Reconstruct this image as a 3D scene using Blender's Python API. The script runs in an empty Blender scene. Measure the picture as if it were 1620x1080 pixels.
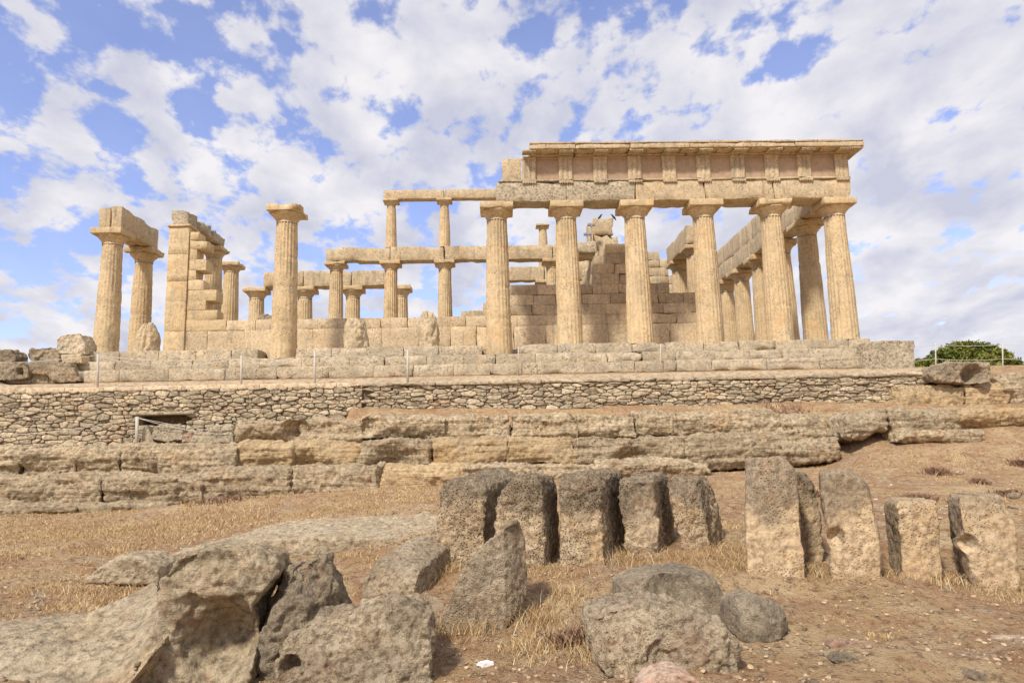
import bpy, math, random
import numpy as np
from mathutils import Matrix, Vector
sc = bpy.context.scene
C = sc.collection
R_ = math.radians
# ------------------------------------------------------------------ camera, sky, sun, exposure
CAM = np.array([-12.9377, -25.8177, -3.8515]); FPX = 1148.26
YAW, PITCH, ROLL = 0.0294331, 0.155515, -0.0217795
def cam_axes():
    cy, sy = math.cos(YAW), math.sin(YAW)
    f = np.array([sy*math.cos(PITCH), cy*math.cos(PITCH), math.sin(PITCH)])
    rt = np.array([cy, -sy, 0.]); up = np.cross(rt, f)
    return rt*math.cos(ROLL)+up*math.sin(ROLL), -rt*math.sin(ROLL)+up*math.cos(ROLL), f
RT, UP, FW = cam_axes()
def at(u, v, Y):                       # a photograph position to a point on the upright plane at depth Y
    d = FW+RT*(u-810)/FPX+UP*(540-v)/FPX
    return CAM+d*((Y-CAM[1])/d[1])
cam = bpy.data.objects.new('camera', bpy.data.cameras.new('camera')); C.objects.link(cam)
cam.matrix_world = Matrix(((RT[0], UP[0], -FW[0], CAM[0]), (RT[1], UP[1], -FW[1], CAM[1]), (RT[2], UP[2], -FW[2], CAM[2]), (0, 0, 0, 1)))
cam.data.sensor_width = 36; cam.data.lens = FPX/1620*36; cam.data.clip_end = 9000; cam.data.clip_start = .05
sc.camera = cam
SUN_EL, SUN_AZ = 47, 212               # degrees; azimuth clockwise from +Y
w = bpy.data.worlds.new('World'); sc.world = w; w.use_nodes = True
nt = w.node_tree; nt.nodes.clear()
def N(t, typ, **kw):
    n = t.nodes.new(typ)
    for k, v in kw.items():
        if k in n.inputs.keys(): n.inputs[k].default_value = v
        else: setattr(n, k, v)
    return n
def world():
    L = nt.links.new
    sky = N(nt, 'ShaderNodeTexSky', sky_type='NISHITA', sun_disc=False, sun_elevation=R_(SUN_EL), sun_rotation=R_(SUN_AZ), air_density=1.0, dust_density=.5, ozone_density=2.0)
    tint = N(nt, 'ShaderNodeMix', data_type='RGBA', blend_type='MULTIPLY'); tint.inputs[0].default_value = 1; tint.inputs[7].default_value = (1.45, 1.28, 1.55, 1)
    L(sky.outputs[0], tint.inputs[6])
    bg1 = N(nt, 'ShaderNodeBackground', Strength=0.15); L(tint.outputs[2], bg1.inputs[0])
    tc = N(nt, 'ShaderNodeTexCoord'); sx = N(nt, 'ShaderNodeSeparateXYZ'); L(tc.outputs['Generated'], sx.inputs[0])
    zc = N(nt, 'ShaderNodeMath', operation='MAXIMUM'); L(sx.outputs[2], zc.inputs[0]); zc.inputs[1].default_value = 0.0
    za = N(nt, 'ShaderNodeMath', operation='ADD'); L(zc.outputs[0], za.inputs[0]); za.inputs[1].default_value = .30
    px = N(nt, 'ShaderNodeMath', operation='DIVIDE'); L(sx.outputs[0], px.inputs[0]); L(za.outputs[0], px.inputs[1])
    py = N(nt, 'ShaderNodeMath', operation='DIVIDE'); L(sx.outputs[1], py.inputs[0]); L(za.outputs[0], py.inputs[1])
    cb = N(nt, 'ShaderNodeCombineXYZ'); L(px.outputs[0], cb.inputs[0]); L(py.outputs[0], cb.inputs[1])
    mp = N(nt, 'ShaderNodeMapping'); mp.inputs['Rotation'].default_value = (0, 0, R_(22)); mp.inputs['Scale'].default_value = (1.25, .95, 1); mp.inputs['Location'].default_value = (3.1, 1.7, 0)
    L(cb.outputs[0], mp.inputs[0])
    def noise(scale, detail, rough, dist=0.):
        n = N(nt, 'ShaderNodeTexNoise', Scale=scale, Detail=detail, Roughness=rough, Distortion=dist); L(mp.outputs[0], n.inputs['Vector']); return n
    big, mid = noise(2.1, 4, .5, .2), noise(9.0, 9, .56, .1)
    a1 = N(nt, 'ShaderNodeMath', operation='MULTIPLY_ADD'); L(mid.outputs[0], a1.inputs[0]); a1.inputs[1].default_value = .95
    b1 = N(nt, 'ShaderNodeMath', operation='MULTIPLY'); L(big.outputs[0], b1.inputs[0]); b1.inputs[1].default_value = .38
    L(b1.outputs[0], a1.inputs[2])
    # the cloud deck closes towards the horizon
    hz = N(nt, 'ShaderNodeMapRange'); L(zc.outputs[0], hz.inputs[0]); hz.inputs[1].default_value = .0; hz.inputs[2].default_value = .5; hz.inputs[3].default_value = .06; hz.inputs[4].default_value = .0
    a2 = N(nt, 'ShaderNodeMath', operation='ADD'); L(a1.outputs[0], a2.inputs[0]); L(hz.outputs[0], a2.inputs[1])
    # more cloud to the right of the temple
    rx = N(nt, 'ShaderNodeMath', operation='MULTIPLY_ADD'); L(sx.outputs[0], rx.inputs[0]); rx.inputs[1].default_value = .09; L(a2.outputs[0], rx.inputs[2])
    mask = N(nt, 'ShaderNodeMapRange', interpolation_type='SMOOTHSTEP'); L(rx.outputs[0], mask.inputs[0])
    mask.inputs[1].default_value = .572; mask.inputs[2].default_value = .685; mask.inputs[3].default_value = .10; mask.inputs[4].default_value = .98
    shade = noise(4.4, 7, .55, .2)
    sh = N(nt, 'ShaderNodeMapRange'); L(shade.outputs[0], sh.inputs[0]); sh.inputs[1].default_value = .36; sh.inputs[2].default_value = .64
    cc = N(nt, 'ShaderNodeMix', data_type='RGBA'); L(sh.outputs[0], cc.inputs[0])
    cc.inputs[6].default_value = (.70, .72, .86, 1); cc.inputs[7].default_value = (1.08, 1.05, 1.07, 1)
    bg2 = N(nt, 'ShaderNodeBackground', Strength=.86); L(cc.outputs[2], bg2.inputs[0])
    mx = N(nt, 'ShaderNodeMixShader'); L(mask.outputs[0], mx.inputs[0]); L(bg1.outputs[0], mx.inputs[1]); L(bg2.outputs[0], mx.inputs[2])
    out = N(nt, 'ShaderNodeOutputWorld'); L(mx.outputs[0], out.inputs[0])
world()
sl = bpy.data.lights.new('sun', 'SUN'); sl.energy = 4.3; sl.angle = R_(6); sl.color = (1, .945, .86)
sun = bpy.data.objects.new('sun', sl); C.objects.link(sun)
sd = Vector((math.sin(R_(SUN_AZ))*math.cos(R_(SUN_EL)), math.cos(R_(SUN_AZ))*math.cos(R_(SUN_EL)), math.sin(R_(SUN_EL))))
sun.rotation_euler = sd.to_track_quat('Z', 'Y').to_euler()
sc.view_settings.view_transform = 'Standard'; sc.view_settings.look = 'None'
sc.view_settings.exposure = 0.0; sc.view_settings.gamma = 1.0
sc.render.engine = 'CYCLES'
# ------------------------------------------------------------------ numpy noise
_rng = np.random.RandomState(7)
_P = _rng.permutation(256).astype(np.int64); _P = np.concatenate([_P, _P, _P]); _V = _rng.uniform(-1, 1, 256)
def vnoise(p):
    p = np.asarray(p, float); i = np.floor(p).astype(np.int64); f = p-i; u = f*f*(3-2*f); i &= 255
    x, y, z = i[:, 0], i[:, 1], i[:, 2]; x1, y1, z1 = (x+1) & 255, (y+1) & 255, (z+1) & 255
    h = lambda a, b, c: _V[_P[_P[_P[a]+b]+c]]
    L = lambda a, b, t: a+(b-a)*t
    ux, uy, uz = u[:, 0], u[:, 1], u[:, 2]
    return L(L(L(h(x, y, z), h(x1, y, z), ux), L(h(x, y1, z), h(x1, y1, z), ux), uy),
             L(L(h(x, y, z1), h(x1, y, z1), ux), L(h(x, y1, z1), h(x1, y1, z1), ux), uy), uz)
def fbm(p, octv=4, gain=.5, seed=0):
    p = np.asarray(p, float)+seed*17.31; s = 0; a = 1; t = 0
    for k in range(octv):
        s = s+a*vnoise(p*2.03**k+k*5.1); t += a; a *= gain
    return s/t
def ridged(p, octv=3, seed=0):
    p = np.asarray(p, float)+seed*11.7; s = 0; a = 1; t = 0
    for k in range(octv):
        s = s+a*(1-np.abs(vnoise(p*2.1**k+k*3.3))*2.2); t += a; a *= .5
    return s/t
# ------------------------------------------------------------------ object helpers
def tag(o, label=None, cat=None, group=None, kind=None):
    for k, v in (('label', label), ('category', cat), ('group', group), ('kind', kind)):
        if v: o[k] = v
    return o
def empty(name, loc, label, cat, group=None):
    o = bpy.data.objects.new(name, None); C.objects.link(o); o.location = loc; o.empty_display_size = .2
    return tag(o, label, cat, group)
def mesh_of(name, V, F, tone=None, smooth=True):
    me = bpy.data.meshes.new(name); V = np.asarray(V, float)
    if isinstance(F, np.ndarray) and F.ndim == 2:
        n, k = F.shape
        me.vertices.add(len(V)); me.vertices.foreach_set('co', V.astype(np.float32).ravel())
        me.loops.add(n*k); me.loops.foreach_set('vertex_index', F.astype(np.int32).ravel())
        me.polygons.add(n); me.polygons.foreach_set('loop_start', np.arange(0, n*k, k, dtype=np.int32))
        me.update(calc_edges=True)
    else:
        me.from_pydata([tuple(v) for v in V], [], [tuple(int(i) for i in f) for f in F])
    if smooth: me.polygons.foreach_set('use_smooth', np.ones(len(me.polygons), bool))
    if tone is not None:
        a = me.attributes.new('tone', 'FLOAT', 'POINT'); a.data.foreach_set('value', np.asarray(tone, np.float32))
    me.validate(); return me
def world_loc(o):
    p = Vector((0, 0, 0))
    while o: p += o.location; o = o.parent
    return p
def link(name, me, mat, parent=None, loc=None):
    o = bpy.data.objects.new(name, me); C.objects.link(o)
    if mat: me.materials.append(mat)
    if parent is not None: o.parent = parent
    if loc is not None: o.location = loc
    return o
class MB:                               # collects shapes given in WORLD coordinates; build() makes one object
    def __init__(s): s.V = []; s.F = []; s.T = []; s.n = 0
    def add(s, V, F, tone=.5):
        V = np.asarray(V, float)
        F = np.asarray(F, np.int64)
        s.V.append(V); s.F.append(F+s.n); s.T.append(np.full(len(V), tone) if np.isscalar(tone) else tone); s.n += len(V); return s
    def build(s, name, mat, parent=None, origin=None, smooth=True):
        V = np.concatenate(s.V); T = np.concatenate(s.T)
        if len({f.shape[1] for f in s.F}) == 1:
            F = np.concatenate(s.F)
            if F.shape[1] == 4 and (F[:, 2] == F[:, 3]).any(): F = clean(F)
        else: F = [r for f in s.F for r in f]
        if origin is None:
            origin = np.array([(V[:, 0].min()+V[:, 0].max())/2, (V[:, 1].min()+V[:, 1].max())/2, V[:, 2].min()])
        origin = np.asarray(origin, float)
        me = mesh_of(name, V-origin, F, T, smooth)
        pl = np.array(world_loc(parent)) if parent is not None else np.zeros(3)
        return link(name, me, mat, parent, tuple(origin-pl))
def weld(V, F, nd=5):
    k = np.round(V, nd); _, idx, inv = np.unique(k, axis=0, return_index=True, return_inverse=True)
    inv = inv.ravel(); return V[idx], inv[F]
def rbox(x0, x1, y0, y1, z0, z1, r=.02, res=.25, amp=.012, fs=1.5, seed=0, chip=0.0):
    h = np.array([x1-x0, y1-y0, z1-z0])/2; c = np.array([x0+x1, y0+y1, z0+z1])/2; r = min(r, .45*h.min())
    def ax(hh):
        n = max(1, int(round(2*(hh-r)/res))); n = min(n, 60)
        return np.concatenate([[-hh, -hh+r*.35], np.linspace(-hh+r, hh-r, n+1), [hh-r*.35, hh]])
    A = [ax(v) for v in h]; Vs, Fs, n0 = [], [], 0
    for d in range(3):
        a, b = (d+1) % 3, (d+2) % 3
        U, W = np.meshgrid(A[a], A[b], indexing='ij'); nu, nw = U.shape
        for s in (-1, 1):
            P = np.zeros((nu*nw, 3)); P[:, a] = U.ravel(); P[:, b] = W.ravel(); P[:, d] = s*h[d]
            i = np.arange(nu*nw).reshape(nu, nw)
            q = np.stack([i[:-1, :-1], i[1:, :-1], i[1:, 1:], i[:-1, 1:]], -1).reshape(-1, 4)
            if s < 0: q = q[:, ::-1]
            Vs.append(P); Fs.append(q+n0); n0 += len(P)
    V = np.concatenate(Vs); F = np.concatenate(Fs); V, F = weld(V, F)
    inn = np.clip(V, -h+r, h-r); D = V-inn; L = np.linalg.norm(D, axis=1, keepdims=True); L[L == 0] = 1; D = D/L
    V = inn+D*np.minimum(L, r)
    Pn = (V+c)*fs+seed*3.7
    V = V+D*(fbm(Pn*2.2, 4, .6)*amp)[:, None]
    if chip:                             # bitten edges: only points near an edge move in
        e = (np.sort(h-np.abs(V), axis=1)[:, 1])
        m = np.clip(1-e/(chip*2.2), 0, 1)*np.clip(fbm(Pn*1.6+9, 3)*2.2, 0, 1)
        V = V-np.sign(V)*(m*chip)[:, None]*np.clip(np.abs(V)/h, 0, 1)
    return V+c, F
def tube(pts, rad, n=6):
    pts = [np.array(p, float) for p in pts]; V, F = [], []
    for i, p in enumerate(pts):
        t = pts[min(i+1, len(pts)-1)]-pts[max(i-1, 0)]; t /= np.linalg.norm(t)
        a = np.cross(t, [0, 0, 1.]) if abs(t[2]) < .9 else np.cross(t, [1., 0, 0]); a /= np.linalg.norm(a); b = np.cross(t, a)
        rr = rad[i] if hasattr(rad, '__len__') else rad
        for k in range(n): V.append(p+rr*(a*math.cos(2*math.pi*k/n)+b*math.sin(2*math.pi*k/n)))
    for i in range(len(pts)-1):
        for k in range(n): F.append((i*n+k, i*n+(k+1) % n, (i+1)*n+(k+1) % n, (i+1)*n+k))
    c0 = len(V); V.append(pts[0]); V.append(pts[-1]); m = (len(pts)-1)*n
    for k in range(n):
        F.append((c0, (k+1) % n, k, k)); F.append((c0+1, m+k, m+(k+1) % n, m+(k+1) % n))
    return np.array(V), F
def quads(F): return np.array(F, np.int64)
# caps above repeat an index; turn such quads into true triangles when building
def clean(F):
    out = []
    for f in F:
        g = []
        for i in f:
            if i not in g: g.append(int(i))
        out.append(g)
    return out
def simple(name, V, F, mat, parent=None, smooth=True, origin=None):
    V = np.asarray(V, float)
    if origin is None: origin = np.array([(V[:, 0].min()+V[:, 0].max())/2, (V[:, 1].min()+V[:, 1].max())/2, V[:, 2].min()])
    origin = np.asarray(origin, float)
    pl = np.array(world_loc(parent)) if parent is not None else np.zeros(3)
    return link(name, mesh_of(name, V-origin, clean(F), np.full(len(V), .5), smooth), mat, parent, tuple(origin-pl))
# ------------------------------------------------------------------ materials
def stone(name, A, B, pat, pat_lo=.55, pat_hi=.7, pat_z=None, grain=1.0, pits=.5, bump=.5, strata=0., tone=.25, warm=None, pscale=9., up=0.0, spk=1.0, mott=1.0, blot=0., streak=0., side=0., gam=1.14):
    m = bpy.data.materials.new(name); m.use_nodes = True; t = m.node_tree; t.nodes.clear(); L = t.links.new
    geo = N(t, 'ShaderNodeNewGeometry'); pos = geo.outputs['Position']
    def noise(s, d=5, r=.6, vec=None, dist=0.):
        n = N(t, 'ShaderNodeTexNoise', Scale=s, Detail=d, Roughness=r, Distortion=dist); L(vec or pos, n.inputs['Vector']); return n.outputs[0]
    def mr(src, a, b, c=0., d=1., st='LINEAR'):
        n = N(t, 'ShaderNodeMapRange', interpolation_type=st); L(src, n.inputs[0])
        for i, v in enumerate((a, b, c, d)): n.inputs[i+1].default_value = v
        return n.outputs[0]
    def mth(op, a, b):
        n = N(t, 'ShaderNodeMath', operation=op)
        for i, x in enumerate((a, b)):
            if isinstance(x, (int, float)): n.inputs[i].default_value = x
            else: L(x, n.inputs[i])
        return n.outputs[0]
    def mix(f, a, b, bt='MIX'):
        n = N(t, 'ShaderNodeMix', data_type='RGBA', blend_type=bt)
        if isinstance(f, (int, float)): n.inputs[0].default_value = f
        else: L(f, n.inputs[0])
        for i, x in ((6, a), (7, b)):
            if isinstance(x, tuple): n.inputs[i].default_value = (*x, 1)
            else: L(x, n.inputs[i])
        return n.outputs[2]
    stv = N(t, 'ShaderNodeMapping'); stv.inputs['Scale'].default_value = (.35, .35, 3.2 if strata else 1.0); L(pos, stv.inputs[0])
    n1 = noise(1.1, 5, .62, dist=.6); n2 = noise(7*grain, 6, .65); n3 = noise(42*grain, 4, .7); ns = noise(1.6, 6, .6, stv.outputs[0], .4)
    base = mix(mr(ns if strata else n1, .36, .64), A, B)
    if warm: base = mix(mr(noise(.9, 4, .55, dist=1.), .56, .68), base, warm)
    pf = mr(mth('ADD', mth('MULTIPLY', noise(2.3, 6, .68, dist=.3), .6), mth('MULTIPLY', n2, .4)), pat_lo, pat_hi)
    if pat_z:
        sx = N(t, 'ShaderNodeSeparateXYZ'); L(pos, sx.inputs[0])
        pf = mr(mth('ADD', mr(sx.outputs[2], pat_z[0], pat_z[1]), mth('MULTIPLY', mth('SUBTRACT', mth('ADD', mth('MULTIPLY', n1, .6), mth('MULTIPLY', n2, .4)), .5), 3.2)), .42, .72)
    if up:
        nz = N(t, 'ShaderNodeSeparateXYZ'); L(geo.outputs['Normal'], nz.inputs[0])
        pf = mth('MAXIMUM', pf, mth('MULTIPLY', mr(nz.outputs[2], .25, .8), mr(n2, .35, .55, 0, up)))
    if side:  # side faces darkened with the patina colour: shade painted in besides real staining
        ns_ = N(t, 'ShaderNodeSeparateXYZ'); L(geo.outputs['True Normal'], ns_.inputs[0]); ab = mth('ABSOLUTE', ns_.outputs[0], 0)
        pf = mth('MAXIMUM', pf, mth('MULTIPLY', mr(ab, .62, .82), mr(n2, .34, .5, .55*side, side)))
    col = mix(mth('MULTIPLY', pf, .9), base, pat)
    col = mix(mr(n3, .3, .72, .0, .55*spk), col, tuple(min(1, c*1.45) for c in B), 'MIX')
    col = mix(mr(n2, .34, .56, .72*mott, 0.), col, tuple(c*.55 for c in pat))
    if blot:
        nb = noise(15*grain/2, 7, .72, dist=.2); nc_ = noise(3.1, 5, .6, dist=.5)
        col = mix(mr(nb, .40, .50, .85*blot, 0), col, (.115, .085, .058)); col = mix(mr(nb, .53, .64, 0, .75*blot), col, (.66, .56, .42))
        col = mix(mr(nc_, .54, .66, 0, .55*blot), col, (.46, .275, .165))
    if streak:
        sv = N(t, 'ShaderNodeMapping'); sv.inputs['Scale'].default_value = (2.2, 2.2, .35); L(pos, sv.inputs[0])
        col = mix(mr(noise(2.0, 6, .68, sv.outputs[0], .3), .53, .66, 0, .75*streak), col, (.27, .235, .175))
    vo = N(t, 'ShaderNodeTexVoronoi', feature='SMOOTH_F1', Scale=pscale); vo.inputs['Smoothness'].default_value = .4
    vv = N(t, 'ShaderNodeVectorMath', operation='ADD'); L(pos, vv.inputs[0])
    nv = N(t, 'ShaderNodeTexNoise', Scale=6., Detail=2.); L(pos, nv.inputs['Vector'])
    vs = N(t, 'ShaderNodeVectorMath', operation='SCALE'); L(nv.outputs[1], vs.inputs[0]); vs.inputs['Scale'].default_value = .9/pscale; L(vs.outputs[0], vv.inputs[1]); L(vv.outputs[0], vo.inputs['Vector'])
    pit = mth('MULTIPLY', mr(vo.outputs[0], .12, .36, 1, 0), mr(noise(1.7, 4), .40, .58))
    at_ = N(t, 'ShaderNodeAttribute', attribute_name='tone')
    tn = mr(at_.outputs['Fac'], 0, 1, 1-tone, 1+tone)
    hs = N(t, 'ShaderNodeVectorMath', operation='SCALE'); L(col, hs.inputs[0]); L(tn, hs.inputs['Scale'])
    col = mix(mth('MULTIPLY', pit, .62*pits), hs.outputs[0], tuple(c*.35 for c in A))
    gm = N(t, 'ShaderNodeGamma', Gamma=gam); L(col, gm.inputs[0]); col = gm.outputs[0]
    hgt = mth('ADD', mth('MULTIPLY', n2, .9), mth('ADD', mth('MULTIPLY', n3, .4), mth('MULTIPLY', pit, -.9*pits)))
    if strata: hgt = mth('ADD', hgt, mth('MULTIPLY', noise(5, 6, .65, stv.outputs[0], .3), 2.2*strata))
    bp = N(t, 'ShaderNodeBump', Strength=bump, Distance=.035); L(hgt, bp.inputs['Height'])
    bs = N(t, 'ShaderNodeBsdfPrincipled', Roughness=.95); bs.inputs['Specular IOR Level'].default_value = .15
    L(col, bs.inputs['Base Color']); L(bp.outputs[0], bs.inputs['Normal'])
    o = N(t, 'ShaderNodeOutputMaterial'); L(bs.outputs[0], o.inputs[0]); return m
def plain(name, col, rough=.7, var=.25, scale=8, metal=0.):
    m = bpy.data.materials.new(name); m.use_nodes = True; t = m.node_tree; b = t.nodes['Principled BSDF']
    n = N(t, 'ShaderNodeTexNoise', Scale=scale, Detail=4.); mx = N(t, 'ShaderNodeMix', data_type='RGBA')
    mx.inputs[6].default_value = (*[c*(1-var) for c in col], 1); mx.inputs[7].default_value = (*[min(1, c*(1+var)) for c in col], 1)
    g = N(t, 'ShaderNodeNewGeometry'); t.links.new(g.outputs['Position'], n.inputs['Vector'])
    t.links.new(n.outputs[0], mx.inputs[0]); t.links.new(mx.outputs[2], b.inputs['Base Color'])
    b.inputs['Roughness'].default_value = rough; b.inputs['Metallic'].default_value = metal; b.inputs['Specular IOR Level'].default_value = .2; return m
M = dict(
  col=stone('warm_limestone', (.55, .41, .235), (.66, .52, .325), (.36, .315, .225), .50, .66, pits=1., bump=.45, tone=.16, warm=(.60, .41, .21), mott=.5, grain=1.3, pscale=13, streak=.55, gam=1.17),
  arch=stone('entablature_limestone', (.52, .405, .25), (.63, .51, .34), (.31, .275, .20), .49, .66, pits=1., bump=.55, tone=.18, warm=(.61, .43, .24), up=.5, mott=.6, grain=1.4, pscale=14, streak=.8, gam=1.17),
  met=stone('rosy_limestone', (.45, .325, .215), (.53, .405, .28), (.38, .29, .19), .54, .74, pits=.3, bump=.25, tone=.14, mott=.35, spk=.6, streak=.35, gam=1.17),
  wall=stone('cella_limestone', (.55, .425, .26), (.66, .53, .36), (.32, .275, .20), .48, .66, pits=1., bump=.6, tone=.24, warm=(.58, .38, .20), mott=.6, grain=1.4, pscale=13, streak=.7, gam=1.17),
  step=stone('step_limestone', (.50, .40, .26), (.62, .52, .37), (.24, .22, .175), .47, .62, pits=1.0, bump=.8, tone=.2, warm=(.62, .47, .28), up=.4, grain=1.6, pscale=14, mott=.8, gam=1.15),
  rub=stone('rubble_limestone', (.45, .36, .235), (.56, .465, .325), (.30, .26, .19), .52, .70, pits=.5, bump=.8, tone=.30, warm=(.54, .38, .23), grain=1.6),
  led=stone('ledge_rock', (.45, .345, .21), (.60, .485, .32), (.20, .165, .115), .49, .64, pits=.8, bump=1.1, strata=.9, tone=.16, warm=(.54, .36, .18), pscale=9, grain=1.5, blot=.5, mott=.8),
  ledo=stone('orange_ledge_rock', (.52, .36, .19), (.62, .48, .29), (.25, .20, .14), .52, .68, pits=.6, bump=1.1, strata=.9, tone=.16, warm=(.60, .40, .18), pscale=9, grain=1.5, blot=.3, mott=.5),
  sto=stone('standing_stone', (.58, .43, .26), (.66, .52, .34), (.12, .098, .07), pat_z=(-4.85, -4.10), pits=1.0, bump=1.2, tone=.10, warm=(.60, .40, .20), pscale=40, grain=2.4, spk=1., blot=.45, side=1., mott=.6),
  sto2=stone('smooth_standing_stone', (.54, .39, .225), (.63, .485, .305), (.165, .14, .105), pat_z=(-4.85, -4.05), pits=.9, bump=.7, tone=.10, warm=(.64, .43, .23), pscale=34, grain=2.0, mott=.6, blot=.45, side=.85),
  bou=stone('grey_boulder', (.38, .30, .20), (.52, .43, .30), (.15, .125, .092), .46, .60, pits=.25, bump=1.4, tone=.10, pscale=44, grain=2.6, warm=(.46, .33, .20), spk=1., blot=.5, mott=.55),
  boul=stone('pale_crusted_boulder', (.56, .43, .275), (.68, .56, .385), (.24, .19, .13), .47, .60, pits=.3, bump=1.4, tone=.10, pscale=40, grain=2.6, warm=(.58, .42, .25), spk=1.1, blot=.62, mott=.7),
  out=stone('pale_outcrop', (.46, .365, .235), (.58, .48, .325), (.18, .15, .105), .50, .68, pits=.3, bump=1.2, strata=.3, tone=.10, pscale=18, warm=(.54, .38, .21), grain=1.8, blot=.55, mott=.7),
  lich=stone('lichened_block', (.50, .41, .28), (.61, .52, .37), (.27, .24, .18), .48, .62, pits=1., bump=.9, tone=.12, pscale=12, grain=1.6),
  red=stone('reddish_stone', (.46, .31, .22), (.54, .44, .32), (.40, .19, .13), .5, .62, pits=.6, bump=.9, pscale=22, grain=1.8),
  dark=plain('dark_earth', (.20, .15, .10), .95), post=plain('weathered_post', (.52, .47, .38), .8), rope=plain('pale_rope', (.60, .55, .45), .9),
  steel=plain('grey_steel', (.30, .31, .32), .5, metal=.5), lamp=plain('lamp_glass', (.25, .29, .33), .3), bird=plain('dark_feathers', (.03, .032, .04), .6),
  bark=plain('bark', (.12, .085, .06), .9), paper=plain('white_paper', (.75, .72, .68), .8, .1))
def ground_mat():
    m = bpy.data.materials.new('dry_earth'); m.use_nodes = True; t = m.node_tree; t.nodes.clear(); L = t.links.new
    g = N(t, 'ShaderNodeNewGeometry'); P = g.outputs['Position']
    def noise(s, d=5, r=.6, dist=0.):
        n = N(t, 'ShaderNodeTexNoise', Scale=s, Detail=d, Roughness=r, Distortion=dist); L(P, n.inputs['Vector']); return n.outputs[0]
    def mr(src, a, b, c=0., d=1.):
        n = N(t, 'ShaderNodeMapRange'); L(src, n.inputs[0])
        for i, v in enumerate((a, b, c, d)): n.inputs[i+1].default_value = v
        return n.outputs[0]
    def mix(f, a, b):
        n = N(t, 'ShaderNodeMix', data_type='RGBA'); L(f, n.inputs[0])
        for i, x in ((6, a), (7, b)):
            if isinstance(x, tuple): n.inputs[i].default_value = (*x, 1)
            else: L(x, n.inputs[i])
        return n.outputs[2]
    earth = mix(mr(noise(1.3, 6, .65, .5), .36, .64), (.53, .36, .19), (.66, .50, .30))
    c = mix(mr(noise(.9, 7, .7, .8), .46, .60), earth, (.45, .25, .135))
    c = mix(mr(noise(.9, 7, .7, 1.), .54, .64, 0, .85), c, (.57, .465, .31))
    c = mix(mr(noise(11, 8, .75), .50, .62, 0, .85), c, (.25, .155, .09))
    c = mix(mr(noise(38, 4, .75), .55, .7, 0, .8), c, (.66, .52, .34))
    vo = N(t, 'ShaderNodeTexVoronoi', Scale=30.); L(P, vo.inputs['Vector'])
    c = mix(mr(vo.outputs[0], .10, .22, .55, 0), c, (.66, .53, .36))
    gm = N(t, 'ShaderNodeGamma', Gamma=1.12); L(c, gm.inputs[0]); c = gm.outputs[0]
    h = N(t, 'ShaderNodeMath', operation='ADD'); L(noise(11, 8, .72), h.inputs[0])
    h2 = N(t, 'ShaderNodeMath', operation='MULTIPLY'); L(mr(vo.outputs[0], 0, .35, 1, 0), h2.inputs[0]); h2.inputs[1].default_value = .35; L(h2.outputs[0], h.inputs[1])
    bp = N(t, 'ShaderNodeBump', Strength=1., Distance=.10); L(h.outputs[0], bp.inputs['Height'])
    bs = N(t, 'ShaderNodeBsdfPrincipled', Roughness=.97); bs.inputs['Specular IOR Level'].default_value = .1
    L(c, bs.inputs['Base Color']); L(bp.outputs[0], bs.inputs['Normal'])
    o = N(t, 'ShaderNodeOutputMaterial'); L(bs.outputs[0], o.inputs[0]); return m
M['ground'] = ground_mat()
M['gravel'] = stone('gravel_stone', (.36, .25, .155), (.50, .38, .25), (.30, .22, .15), .5, .6, pits=.0, bump=.3, tone=.4)
M['path'] = stone('path_gravel', (.60, .46, .30), (.68, .55, .38), (.50, .33, .20), .55, .7, pits=.2, bump=.5)
def leafy(name, cols, rough=.7, trans=.15):
    m = bpy.data.materials.new(name); m.use_nodes = True; t = m.node_tree; b = t.nodes['Principled BSDF']; L = t.links.new
    a = N(t, 'ShaderNodeAttribute', attribute_name='tone'); r = N(t, 'ShaderNodeValToRGB'); L(a.outputs['Fac'], r.inputs[0])
    r.color_ramp.elements[0].color = (*cols[0], 1); r.color_ramp.elements[1].color = (*cols[-1], 1)
    for i, c in enumerate(cols[1:-1]): e = r.color_ramp.elements.new((i+1)/(len(cols)-1)); e.color = (*c, 1)
    L(r.outputs[0], b.inputs['Base Color']); b.inputs['Roughness'].default_value = rough; b.inputs['Specular IOR Level'].default_value = .15; return m
M['straw'] = leafy('dry_grass', [(.30, .17, .08), (.44, .28, .12), (.58, .42, .20), (.70, .58, .36)])
M['weed'] = leafy('withered_scrub', [(.20, .115, .07), (.32, .20, .12), (.42, .28, .17)])
M['pine'] = leafy('pine_foliage', [(.05, .07, .012), (.15, .165, .03), (.30, .28, .06)])
M['green'] = leafy('small_leaves', [(.04, .06, .02), (.10, .12, .04)])
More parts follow.
